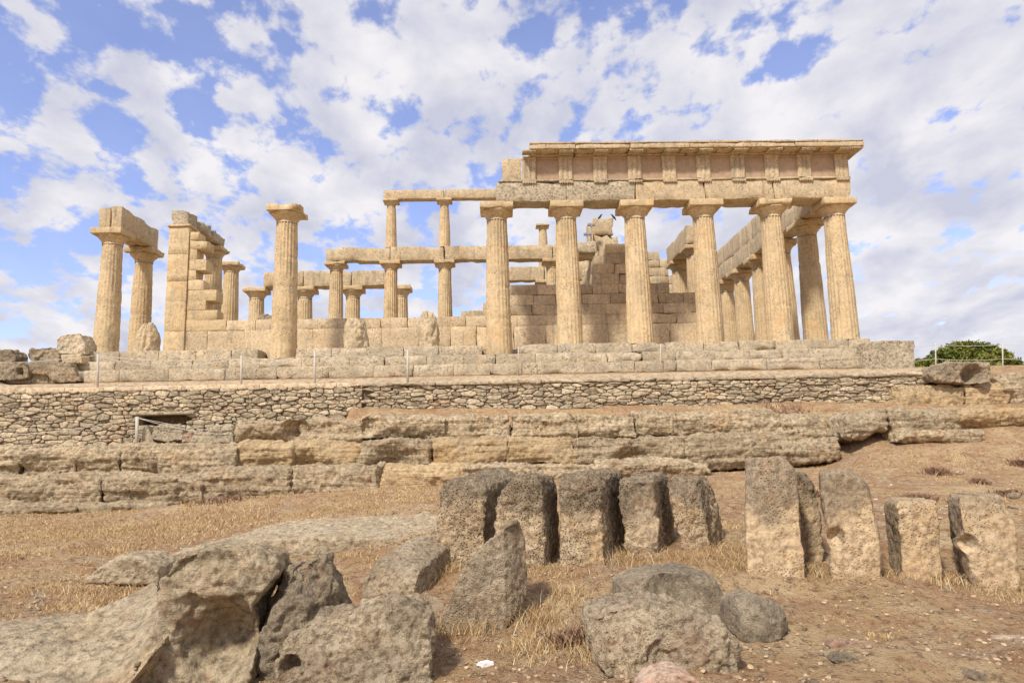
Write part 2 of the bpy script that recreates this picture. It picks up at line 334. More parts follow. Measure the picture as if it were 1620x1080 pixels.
# ------------------------------------------------------------------ ground: one sheet, hillside below, levelled terrace above
GP = [(0,1130,5.1),(200,1190,4.9),(450,1170,4.9),(810,1080,5.2),(1200,1080,5.1),(1620,1080,5.0),(-500,1080,5.3),(2100,1080,5.0),
 (0,950,8.2),(300,960,7.9),(600,965,7.2),(850,960,6.9),(1150,965,6.7),(1400,965,6.7),(1620,970,6.6),
 (690,902,7.9),(900,915,7.5),(1100,893,7.7),(1230,918,7.5),(1350,925,7.4),(1560,935,7.3),
 (0,860,13.0),(300,850,12.5),(560,850,11.5),(640,800,14.0),(1500,820,10.0),(1620,830,9.7),(1150,800,11.5),(1300,790,12.0),(900,790,12.5),
 (-300,830,17.0),(20,826,17.0),(150,822,17.0),(300,802,17.2),(500,783,17.6),(700,765,18.0),(850,758,18.0),(1000,748,18.2),(1150,738,18.4),(1300,722,18.8),(1450,702,19.2),(1600,692,19.2),(2100,680,19.4),
 (60,706,21.6),(330,704,21.6),(500,668,21.8),(700,662,21.8),(1000,655,22.0),(1250,648,22.0),(1400,642,22.2),(1620,642,22.0),(2100,640,22.2),(-400,712,21.6)]
gx = np.array([at(u, v, D-25.82) for u, v, D in GP]); gx = np.concatenate([gx, [[-30, -28, -5.5], [-13, -28, -5.5], [5, -28, -5.4]]])
def tpsU(r2): return r2*np.log(r2+1e-9)
_n = len(gx); _d2 = ((gx[:, None, :2]-gx[None, :, :2])**2).sum(-1)
_A = np.zeros((_n+3, _n+3)); _A[:_n, :_n] = tpsU(_d2)+np.eye(_n)*.1; _A[:_n, _n] = 1; _A[:_n, _n+1:] = gx[:, :2]; _A[_n, :_n] = 1; _A[_n+1:, :_n] = gx[:, :2].T
_c = np.linalg.solve(_A, np.concatenate([gx[:, 2], [0, 0, 0]]))
def hill(X, Y):
    X = np.clip(np.asarray(X, float), -36, 9); Y = np.clip(np.asarray(Y, float), -28, -3.2); out = np.zeros_like(X)
    for s in range(0, len(X), 20000):
        x, y = X[s:s+20000], Y[s:s+20000]
        out[s:s+20000] = tpsU((x[:, None]-gx[None, :, 0])**2+(y[:, None]-gx[None, :, 1])**2)@_c[:_n]+_c[_n]+_c[_n+1]*x+_c[_n+2]*y
    return out
def ground_z(X, Y, rough=True):
    X = np.asarray(X, float).ravel(); Y = np.asarray(Y, float).ravel()
    D_ = Y+25.8177; Dw = np.interp(D_, [0, 17.4, 20.9, 21.5, 30], [0, 17.4, 17.8, 21.5, 30]); k = np.clip((-2.6-X)/1.5, 0, 1)
    h = hill(X, (Dw*k+D_*(1-k))-25.8177)
    if rough:
        P = np.stack([X, Y, np.zeros_like(X)], 1); nr = np.clip(1-(Y+14)/14, .35, 1)
        h = h+.07*fbm(P*.7, 3)+.06*fbm(P*np.array([1.6, 2.6, 1]), 3, seed=3)*nr+.05*fbm(P*5, 4, .65, seed=5)*nr
    pl = np.interp(Y, [-2.6, -1.3, 16, 60, 400, 3000], [-1.60, -1.14, -1.12, -2.2, -14, -60])
    if rough: pl = pl+np.where((Y < -1.3) | (Y > 16), .03*fbm(np.stack([X, Y, X*0], 1)*1.5, 3), 0)
    h = np.where((X < -17.3) & (D_ > 20.7), np.minimum(h, -3.42+.03*np.sin(X*2)), h)
    pl = pl+.34*np.clip((-28.9-X)/.8, 0, 1)*np.clip((Y+2.3)/.8, 0, 1)
    t = np.clip((Y+2.52)/.12, 0, 1)
    return h*(1-t)+pl*t
def gz(x, y): return float(ground_z([x], [y])[0])
def build_ground():
    D = [1.0]
    while D[-1] < 9.5: D.append(D[-1]+.055)
    while D[-1] < 14: D.append(D[-1]+.11)
    while D[-1] < 23.2: D.append(D[-1]+.2)
    Y = np.array([-400, -120, -50, -30, -27]+list(np.array(D)-25.82)+[-2.60, -2.53, -2.46, -2.40, -2.34, -2.1, -1.8, -1.5, -1.3, 1, 6, 16, 30, 60, 120, 250, 500, 1000, 2000, 4000.])
    Y = np.unique(Y)
    X = np.unique(np.concatenate([[-4000, -1500, -600, -250, -120, -80, -60, -48, -42, -38], np.arange(-35, -19, .16), np.arange(-19, -7, .055), np.arange(-7, 8, .16), [10, 14, 20, 30, 50, 90, 200, 500, 1500, 4000]]))
    XX, YY = np.meshgrid(X, Y, indexing='ij'); Z = ground_z(XX, YY)
    V = np.stack([XX.ravel(), YY.ravel(), Z], 1); i = np.arange(len(V)).reshape(XX.shape)
    F = np.stack([i[:-1, :-1], i[1:, :-1], i[1:, 1:], i[:-1, 1:]], -1).reshape(-1, 4)
    o = link('ground', mesh_of('ground', V, F), M['ground']); o['kind'] = 'structure'
build_ground()
# pale trodden path along the terrace
def build_path():
    X = np.arange(-31, 2.2, .25); Y = np.array([-2.38, -2.2, -2.0, -1.8, -1.6]); XX, YY = np.meshgrid(X, Y, indexing='ij')
    Z = ground_z(XX, YY, False)+.035+.01*fbm(np.stack([XX.ravel(), YY.ravel(), XX.ravel()*0], 1)*3, 2)
    V = np.stack([XX.ravel(), YY.ravel(), Z], 1); i = np.arange(len(V)).reshape(XX.shape)
    F = np.stack([i[:-1, :-1], i[1:, :-1], i[1:, 1:], i[:-1, 1:]], -1).reshape(-1, 4)
    o = link('path', mesh_of('path', V, F), M['path']); o['kind'] = 'structure'
    mb = MB(); x = -31.; k = 0
    while x < -17.3: mb.add(*rbox(x, x+1.19, -2.95, -2.52, -1.62, -1.475+.01*math.sin(k), r=.02, amp=.012, seed=k)); x += 1.2; k += 1
    o = mb.build('path_kerb', M['path']); o['kind'] = 'structure'
build_path()
# ------------------------------------------------------------------ the temple
S, CC = 2.561, 2.40
def fx(k): return 0. if k == 12 else (-(2*CC+9*S) if k == 1 else -(CC+(11-k)*S))
F_ = [0, CC, CC+2.618, CC+2*2.618, CC+3*2.618, 2*CC+3*2.618]
T = empty('ruined_temple', (-13.9, 6.3, -1.1), 'ruined Doric temple of honey coloured limestone standing on three steps above the rubble wall', 'temple')
def shaft(x, y, zb, zt, rb, rt, seed=0, wear=.5, wear_top=.35, nz=46, flutes=20, sub=5, tone=.5, H=None, broken=False):
    H = H or (zt-zb); na = flutes*sub; zz = np.linspace(0, 1, nz); th = np.arange(na)*2*math.pi/na
    TH, ZZ = np.meshgrid(th, zz); TH = TH.ravel(); ZZ = ZZ.ravel(); z = zb+ZZ*(zt-zb); tt = (z-zb)/H
    r = rb+(rt-rb)*tt+.012*np.sin(math.pi*np.clip(tt, 0, 1))
    fr = (np.arange(na) % sub)/sub; fr = np.tile(fr, nz)
    P = np.stack([x+r*np.cos(TH), y+r*np.sin(TH), z], 1)
    n = fbm(P*1.5+seed*3.1, 4); wr = np.clip((wear_top+(wear-wear_top)*(1-tt)**1.3)*1.5+n*1.1-.42, 0, 1)
    fine = fbm(P*np.array([9, 9, 7.])+seed, 4, .65)
    r = r-(1-wr)*.075*rb*np.sin(math.pi*fr)**.8-wr*(.02+.035*np.clip(ridged(P*6, 3, seed), 0, 1)*rb)-.008*fine*(1+2*wr)
    # drum joints
    for jz in (.26, .51, .76): r = r-.022*np.exp(-((tt-jz-.02*math.sin(seed+jz*9))/.0045)**2)*rb*2
    if broken:
        r = r*(1+.30*fbm(P*np.array([2.2, 2.2, 1.4])+seed, 4, .6))-.10*ZZ**3-.07*np.clip(ridged(P*np.array([4, 4, 3]), 3, seed), 0, 1); 
        z = z-np.where(ZZ > .6, (ZZ-.6)*.5*(.5+fbm(np.stack([TH*1.2+seed, ZZ, TH*0], 1), 2)), 0)
    V = np.stack([x+r*np.cos(TH), y+r*np.sin(TH), z], 1); i = np.arange(nz*na).reshape(nz, na); j = np.roll(i, -1, 1)
    F = np.stack([i[:-1], j[:-1], j[1:], i[1:]], -1).reshape(-1, 4)
    top = i[-1]; cap = []; c = len(V); dz = -.02 if not broken else .12
    rings = [(.6, dz), (.25, dz*1.4)]; prev = top
    for s, d in rings:
        W = V[top].copy(); W[:, :2] = [x, y]+(W[:, :2]-[x, y])*s
        if broken: W[:, 2] += d*(.5+vnoise(W*4)*.8)
        V = np.concatenate([V, W]); cur = np.arange(c, c+na); c += na
        F = np.concatenate([F, np.stack([prev, np.roll(prev, -1), np.roll(cur, -1), cur], -1)]); prev = cur
    h = na//2; cap = np.array([[prev[k], prev[k+1], prev[na-2-k], prev[na-1-k]] for k in range(h-1)])
    F = np.concatenate([F, cap])
    return V, F, np.full(len(V), tone)+.12*np.concatenate([vnoise(np.stack([np.floor(tt*4)+seed*7.7, tt*0, tt*0], 1)), np.zeros(len(V)-len(tt))])
def capital(x, y, z0, z1, rn, ab, seed=0, worn=.5, tone=.5):
    """echinus from the neck at z0 to the abacus whose top is z1; ab = half width of the abacus"""
    h = z1-z0; ha = h*.40; n = 40
    prof = [(rn, 0), (rn*1.0, .10), (rn*.965, .115), (rn*.965, .13), (rn*1.03, .15), (rn*1.03, .19), (rn*1.06, .20), (rn*1.07, .24), (rn*1.20, .34), (ab*.86, .48), (ab*.93, .55), (ab*.93, .59), (ab*.8, .60)]
    V, F = [], []
    for r, t in prof:
        for k in range(n): a = 2*math.pi*k/n; V.append((x+r*math.cos(a), y+r*math.sin(a), z0+t*h))
    V = np.array(V); D = V-[x, y, 0]; D[:, 2] = 0; D /= np.linalg.norm(D, axis=1, keepdims=True)
    V = V+D*(fbm(V*5+seed, 4)*.012*(.4+worn)-np.clip(fbm(V*2.2+seed*2, 3)-.25, 0, 1)*.12*worn)[:, None]*np.repeat(np.clip(np.array([t for _, t in prof])*3, 0, 1), n)[:, None]
    for i in range(len(prof)-1):
        for k in range(n): F.append((i*n+k, i*n+(k+1) % n, (i+1)*n+(k+1) % n, (i+1)*n+k))
    mb = MB(); mb.add(V, F, tone)
    mb.add(*rbox(x-ab, x+ab, y-ab, y+ab, z1-ha, z1-.002, r=.018, res=.12, amp=.008+.012*worn, fs=2.2, seed=seed, chip=.09*worn*worn*1.6), tone)
    return mb
def column(x, y, zb, zt, rb, rt, ab, hc, seed, wear, parent=T, mat='col', worn=.5, tone=.5, name='column', wt=.3, nz=46, label=None):
    mb = MB(); mb.add(*shaft(x, y, zb, zt-hc+.02, rb, rt, seed, wear, wt, nz=nz, tone=tone))
    o = mb.build(name, M[mat], parent, origin=(x, y, zb))
    if label: o['label'] = label
    capital(x, y, zt-hc, zt, rt, ab, seed+3, worn, tone).build('capital', M[mat], o, origin=(x, y, zt-hc)); return o
HC = 5.27
for k, wr, tn, wn, b in ((12, .30, .55, .35, 0), (11, .35, .6, .6, 0), (10, .42, .5, .4, 0), (9, .28, .62, .3, 0), (8, .6, .5, .4, 0), (7, .72, .45, .5, -.33), (4, .95, .48, .8, -.33)):
    column(fx(k), 0, b, HC, .49, .375, .61, .60, k, wr, worn=wn, tone=tn, wt=.30 if k != 4 else .45, nz=70, label='lone column with a chipped capital and nothing above it' if k == 4 else None)
for i in (1, 2, 3, 4): column(0, F_[i], 0, HC, .49, .375, .60, .60, 20+i, .35, worn=.6, tone=.42, nz=40)
column(0, F_[5], 0, HC, .49, .375, .60, .60, 26, .35, worn=.5, tone=.45, nz=30)
column(fx(1), F_[1], 0, HC, .49, .375, .60, .60, 31, 1.0, worn=.5, tone=.42, wt=.55, nz=60)
column(fx(1), F_[2], 0, HC, .48, .36, .60, .60, 33, .8, worn=.7, tone=.42, wt=.5, nz=60)
for k in (1, 2, 3, 4, 5): column(fx(k), F_[5], 0, HC, .49, .375, .60, .60, 40+k, .4, worn=.45, tone=.45, nz=30)
# stumps of the fallen near columns
for k, h, ln in ((6, 1.45, 0), (5, 1.20, 1), (2, 1.15, 2)):
    mb = MB(); x = fx(k)+(0.3 if k == 2 else 0); mb.add(*shaft(x, 0, -.05, h, .50, .34 if k != 5 else .40, 50+k, 1.3, 1.2, nz=34, H=h, broken=True, tone=.42))
    mb.build('column_stump', M['arch'], T, origin=(x, 0, -.05))
# west porch columns between the antae
column(-24.86, F_[2], .1, 5.28, .43, .33, .50, .45, 61, .3, worn=.6, tone=.45, nz=30)
column(-25.05, F_[3], .1, 5.30, .43, .33, .50, .45, 62, .2, worn=.5, tone=.45, nz=40)
# east porch columns
for i, x in ((2, -3.9), (3, -3.9)): column(x, F_[i], .1, 5.05, .45, .35, .52, .42, 64+i, .2, worn=.2, tone=.38, nz=30)
# inner two-storeyed colonnade
for j, x in enumerate((-19.45, -17.14, -14.85, -12.55, -10.25)):
    column(x, 4.4, .3, 4.38, .325, .265, .43, .38, 70+j, .25, worn=.6 if j == 0 else .4, tone=.42, nz=36, name='inner_column')
for j, x in enumerate((-12.62, -10.33)): column(x, 8.2, .3, 4.38, .325, .265, .43, .38, 80+j, .25, tone=.42, nz=20, name='inner_column')
for j, x in enumerate((-17.14, -14.85)): column(x, 4.4, 5.0, 7.14, .245, .185, .33, .27, 84+j, .15, worn=.3, tone=.48, nz=30, name='upper_column')
column(-10.33, 8.2, 5.05, 7.18, .245, .19, .32, .25, 88, .15, worn=.4, tone=.45, nz=24, name='upper_column')
def beam(name, x0, x1, y0, y1, z0, z1, seed=0, tone=.5, mat='arch', amp=.02, chip=.05, r=.015, res=.22, parent=T):
    mb = MB(); mb.add(*rbox(x0, x1, y0, y1, z0, z1, r=r, res=res, amp=amp, seed=seed, chip=chip), tone); return mb.build(name, M[mat], parent)
xs = [-19.85, -17.14, -14.85, -12.55, -10.25, -8.45]
for i in range(5): beam('inner_architrave', xs[i]+.008, xs[i+1]-.008, 4.12, 4.68, 4.385, 5.0, 100+i, .48+.06*math.sin(i*3), chip=.09 if i in (0, 4) else .05, amp=.03)
beam('inner_architrave', -12.9, -10.34, 7.92, 8.48, 4.385, 5.05, 106, .5); beam('inner_architrave', -10.32, -8.5, 7.92, 8.48, 4.385, 5.05, 107, .48)
beam('upper_architrave', -17.45, -14.86, 4.2, 4.6, 7.145, 7.55, 108, .52, amp=.008, chip=.02); beam('upper_architrave', -14.84, -12.4, 4.2, 4.6, 7.145, 7.56, 109, .5, amp=.008, chip=.02)
beam('architrave', fx(2)+.45, fx(3)-.01, 12.2, 13.1, 5.275, 6.12, 110, .5); beam('architrave', fx(3)+.01, fx(4)-.01, 12.2, 13.1, 5.275, 6.12, 111, .47); beam('architrave', fx(4)+.01, fx(5)-.3, 12.2, 13.1, 5.275, 6.1, 112, .5)
mb = MB(); mb.add(*rbox(-28.27, -27.83, 2.05, 5.2, 5.275, 6.14, amp=.025, seed=113, chip=.07), .40); mb.add(*rbox(-27.80, -27.36, 2.0, 5.15, 5.275, 6.18, amp=.03, seed=114, chip=.09), .36)
mb.build('architrave', M['arch'], T)
# ---- near flank entablature
AX = [-12.66]+[fx(k) for k in (8, 9, 10, 11)]+[.5]
for i in range(5):
    mb = MB(); tn = (.42, .5, .56, .52, .6)[i]; mb.add(*rbox(AX[i]+.006, AX[i+1]-.006, -.47, .47, 5.275, 6.03, r=.012, amp=.022 if i < 2 else .012, seed=120+i, chip=.06), tn)
    mb.add(*rbox(AX[i]+.006+(.1 if i == 0 else 0), AX[i+1]-.006, -.52, .40, 6.033, 6.10, r=.01, amp=.008, seed=130+i, chip=.03), tn)
    a = mb.build('architrave', M['lich' if i < 2 else 'arch'], T)
TR = [-11.36+1.2805*j for j in range(8)]+[-1.2, .22]
TR = [-11.43]+[(fx(8)), (fx(8)+fx(9))/2, fx(9), (fx(9)+fx(10))/2, fx(10), (fx(10)+fx(11))/2, fx(11), -1.18, .22]
beam('frieze_backer', -12.42, -11.72, -.43, .2, 6.105, 6.96, 140, .5, amp=.012, chip=.03)
def triglyph(x, seed):
    pr = [(-.26, .02), (-.26, -.035), (-.225, -.07), (-.125, -.07), (-.085, -.038), (-.045, -.07), (.045, -.07), (.085, -.038), (.125, -.07), (.225, -.07), (.26, -.035), (.26, .02)]
    V, F = [], []; zs = np.linspace(6.105, 6.87, 6)
    for z in zs:
        for a, b in pr: V.append((x+a, -.43+b, z))
    n = len(pr)
    for i in range(5):
        for k in range(n-1): F.append((i*n+k, i*n+k+1, (i+1)*n+k+1, (i+1)*n+k))
    V = np.array(V); V[:, 1] += fbm(V*4+seed, 3)*.018; V[:, 0] += fbm(V*4+seed+7, 3)*.012
    mb = MB(); mb.add(V, F, .55); mb.add(*rbox(x-.265, x+.265, -.52, -.36, 6.872, 6.985, r=.008, amp=.006, seed=seed), .55)
    mb.add(*rbox(x-.255, x+.255, -.538, -.44, 5.965, 6.028, r=.006, amp=.006, seed=seed), .5)
    for g in range(6): mb.add(*rbox(x-.235+g*.085, x-.235+g*.085+.04, -.54, -.46, 5.935, 5.963, r=.006, amp=.003, seed=g, res=.1), .5)
    mb.build('triglyph', M['arch'], T, smooth=False)
for i, x in enumerate(TR): triglyph(x, 150+i)
for i in range(len(TR)-1):
    mb = MB(); mb.add(*rbox(TR[i]+.25, TR[i+1]-.25, -.415, -.2, 6.105, 6.985, r=.004, res=.3, amp=.006, seed=160+i), (.35, .6, .3, .5, .45, .65, .4, .55, .5)[i])
    mb.add(*rbox(TR[i]+.262, TR[i+1]-.262, -.447, -.36, 6.90, 6.984, r=.004, res=.3, amp=.004, seed=160+i), .5)
    mb.build('metope', M['met'], T)
beam('frieze_backer', -11.3, .42, -.19, .42, 6.11, 6.98, 175, .4, amp=.01, chip=.02)
beam('frieze_backer', .24, .475, -.40, .42, 6.108, 6.98, 176, .5, amp=.01, chip=.02)
# cornice with mutules
cor = MB(); cx = [-11.42, -9.75, -7.75, -5.6, -3.6, -1.7, .86]
for i in range(6):
    cor.add(*rbox(cx[i]+.004, cx[i+1]-.004, -1.02, .35, 7.07, 7.24, r=.008, amp=.006, seed=180+i, chip=.025), .52+.08*math.sin(i*2.2))
    cor.add(*rbox(cx[i]+.004, cx[i+1]-.004, -1.045, .33, 7.243, 7.315, r=.008, amp=.004, seed=190+i, chip=.02), .42)
    cor.add(*rbox(cx[i]+.02, min(cx[i+1]-.004, .5), -.56, .3, 6.988, 7.068, r=.01, amp=.01, seed=196+i, chip=.02), .4)
cor.add(*rbox(.42, .84, -.99, .9, 7.0, 7.068, r=.01, amp=.01, seed=199), .35)
crn = cor.build('cornice', M['arch'], T)
mx = []
for i in range(len(TR)): mx.append(TR[i]); (i+1 < len(TR)) and mx.append((TR[i]+TR[i+1])/2)
for i, x in enumerate(mx):
    mb = MB(); hh = .07 if i % 2 == 0 else .045
    mb.add(*rbox(x-.25, x+.25, -.97, -.57, 7.068-hh, 7.066, r=.008, amp=.012 if i % 2 else .005, seed=200+i, chip=.0 if i % 2 == 0 else .06), .5)
    if i % 2 == 0:
        for g in range(6):
            for q in range(2): mb.add(*rbox(x-.235+g*.086, x-.235+g*.086+.045, -.95+q*.18, -.905+q*.18, 7.068-hh-.032, 7.068-hh-.002, r=.006, amp=.0, res=.1), .45)
    mb.build('mutule', M['arch'], crn, smooth=False)
# ---- east front inner entablature
for i in range(4):
    y0 = F_[i]+(.49 if i == 0 else .01); y1 = F_[i+1]-.01
    beam('architrave', -.46, .46, y0, y1, 5.275, 6.05, 210+i, .42+.05*(i % 2), amp=.014)
beam('architrave', -.46, .46, F_[4]+.01, F_[5]+.5, 5.275, 6.05, 215, .44)
yy = [.49, 1.7, 3.1, 4.5, 6.0, 7.3, 8.7, 10.2, 11.6, 13.1]
mb = MB()
for i in range(9): mb.add(*rbox(-.42, .40, yy[i]+.006, yy[i+1]-.006, 6.06, 7.0-.03*(i % 2), r=.012, amp=.012, seed=220+i, chip=.04), .5+.1*math.sin(i*2.7))
mb.build('frieze_backer', M['arch'], T)
# ---- cella walls
CH = .412
def wall_course(mb, x0, x1, y0, y1, z0, z1, seed, lo=.85, hi=1.5, **kw):
    rn = random.Random(seed); x = x0
    while x < x1-.05:
        L_ = rn.uniform(lo, hi); L_ = L_ if x+L_ < x1-.35 else x1-x
        d = rn.uniform(-.012, .012); mb.add(*rbox(x+.002, x+L_-.002, y0+d, y1, z0+.002, z1-.001, r=.008, res=.25, amp=.012, seed=rn.randint(0, 999), chip=rn.choice([.0, .02, .045])), rn.uniform(.1, .9) if kw.get('vary') else rn.uniform(.4, .75)); x += L_
mb = MB()
wall_course(mb, -25.5, -4.4, 2.42, 3.2, 0.0, .30, 1, 1.2, 1.4)
wall_course(mb, -25.5, -13.5, 2.45, 3.18, .30, 1.215, 2, 1.2, 1.5); wall_course(mb, -13.5, -4.4, 2.45, 3.18, .30, 1.215, 22, 1.2, 1.5, vary=1)
def top_n(x): 
    for a, n in ((-13.2, 1), (-12.15, 2), (-8.75, 4), (-8.25, 6), (-6.55, 8), (-5.75, 4), (-4.4, 3)):
        if x < a: return n
    return 0
segs = [(-23.3, -13.2, 1), (-13.2, -12.15, 2), (-12.15, -8.75, 4), (-8.75, -8.25, 6), (-8.25, -6.55, 8), (-6.55, -5.75, 4), (-5.75, -4.4, 3)]
for n in range(1, 9):
    run = [s for s in segs if s[2] >= n]
    i = 0
    while i < len(run):
        a, b = run[i][0], run[i][1]
        while i+1 < len(run) and abs(run[i+1][0]-b) < 1e-6: i += 1; b = run[i][1]
        off = (.35 if n % 2 else 0); wall_course(mb, a, b, 2.46, 3.17, 1.215+(n-1)*CH, 1.215+n*CH, 30+n*7, .8, 1.3, vary=a > -13.6); i += 1
mb.build('cella_wall', M['wall'], T)
mb = MB()                                # toothed wall end beside the south-west anta
teeth = [(367, 380, 315), (380, 394.5, 328), (394.5, 410, 311), (410, 427, 326), (427, 442, 310), (442, 458, 322), (458, 475, 342), (475, 490, 325), (490, 506, 343)]
for i, (ya, yb, xr) in enumerate(teeth):
    za, zb2, xx = at(xr, ya, 2.45)[2], at(xr, yb, 2.45)[2], at(xr, yb, 2.45)[0]
    wall_course(mb, -24.86, xx, 2.45, 3.17, zb2, za, 90+i, 1.0, 1.7)
mb.add(*rbox(-24.86, -23.3, 2.45, 3.17, 1.22, at(320, 506, 2.45)[2]-.004, amp=.02, seed=98), .55)
mb.build('wall_end', M['col'], T)
mb = MB()
for i, (a, b) in enumerate(((0, 1.2), (1.2, 2.4), (2.4, 3.2), (3.2, 4.3), (4.3, 5.42))): mb.add(*rbox(-25.66, -24.87, 2.38, 3.24, a+.001, b-.001, r=.006, amp=.006, seed=230+i, chip=.01), .58)
mb.add(*rbox(-25.73, -24.80, 2.31, 3.3, 5.425, 5.52, r=.02, amp=.01, seed=236, chip=.03), .5)
mb.build('anta', M['col'], T)
mb = MB(); mb.add(*rbox(-25.62, -24.92, 2.42, 3.25, 5.525, 6.13, r=.02, amp=.03, seed=240, chip=.09), .45); mb.add(*rbox(-25.55, -24.7, 3.27, 4.2, 5.5, 6.05, r=.06, amp=.12, seed=241, chip=.14), .38); mb.add(*rbox(-25.5, -24.55, 4.2, 5.3, 5.42, 5.85, r=.08, amp=.14, seed=243, chip=.16), .38)
mb.build('porch_architrave', M['step'], T)
mb = MB()
wall_course(mb, -14.6, -2.9, 9.5, 10.2, 0, 1.2, 300, 1.2, 1.5)
def far_n(x): return 5 if x < -12 else (7 if x < -8 else (11 if x < -5.3 else 12))
for n in range(1, 13):
    for a, b, m in ((-14.4, -13.3, 5), (-13.3, -8.6, 6), (-8.6, -5.2, 11), (-5.2, -4.35, 12), (-3.95, -2.9, 9)):
        if n <= m: wall_course(mb, a, b, 9.5, 10.2, 1.2+(n-1)*CH, 1.2+n*CH, 310+n*5+int(a), .7, 1.3)
for n in list(range(1, 6))+[9, 10, 11]:
    wall_course(mb, -4.35, -3.95, 9.5, 10.2, 1.2+(n-1)*CH, 1.2+n*CH, 390+n, .7, 1.3)
mb.build('cella_wall', M['arch'], T)
mb = MB()
for n in range(0, 9): 
    y = 3.2
    while y < 9.4: 
        mb.add(*rbox(-8.6, -7.85, y+.004, min(y+1.2, 9.48)-.004, n*.47, n*.47+.466, amp=.015, seed=n*9+int(y), chip=.03), .3+.4*random.Random(n*31+int(y*3)).random()); y += 1.2
mb.add(*rbox(-8.3, -7.15, 5.1, 6.1, 4.24, 5.7, r=.05, amp=.09, seed=401, chip=.2), .5); mb.add(*rbox(-8.28, -7.42, 5.12, 6.0, 5.70, 6.50, r=.05, amp=.09, seed=402, chip=.16), .5)
mb.add(*rbox(-8.52, -8.31, 5.2, 5.9, 4.24, 6.32, r=.02, amp=.01, seed=403), .75)
mb.build('cross_wall', M['arch'], T)
beam('broken_lump', -9.2, -8.35, 3.9, 4.9, 4.55, 5.12, 404, .4, mat='step', amp=.14, chip=.2, r=.08)
beam('porch_architrave', -4.35, -3.5, 4.45, 8.1, 5.055, 5.88, 250, .42, amp=.012)
# ---- steps and floor
fl = MB(); fl.add(*rbox(-28.38, .55, .62, 13.25, -1.12, -.012, r=.02, res=2, amp=0.), .5); fl.build('floor_paving', M['step'], T)
def step(name, y, z0, z1, x0, x1, seed, skip=(), lo=1.2, hi=1.36, yb=.7):
    rn = random.Random(seed); mb = MB(); x = x0; k = 0
    while x < x1-.05:
        L_ = rn.uniform(lo, hi); L_ = L_ if x+L_ < x1-.5 else x1-x
        if not any(a < x+L_/2 < b for a, b in skip):
            mb.add(*rbox(x+.003, x+L_-.003, y+rn.uniform(-.012, .012), yb, z0+.001, z1-.002-rn.uniform(0, .006), r=.012, res=.14, amp=.018, seed=rn.randint(0, 999), chip=rn.choice([.0, .02, .05, .10])), rn.uniform(.25, .8))
        x += L_; k += 1
    return mb.build(name, M['step'], T)
step('stylobate', -.58, -.38, 0, -28.42, -21.05, 5); step('stylobate', -.58, -.38, 0, -19.75, -13.25, 51); step('stylobate', -.58, -.38, 0, -11.95, .58, 52)
step('stylobate', .25, -.38, -.004, -21.04, -19.76, 53); step('stylobate', .25, -.38, -.004, -13.24, -11.96, 54)
step('step', -.95, -.74, -.382, -28.75, .95, 6, lo=1.0, hi=1.7, yb=-.1)
step('step', -1.32, -1.14, -.742, -29.1, 1.3, 7, lo=1.1, hi=2.0, yb=-.6)
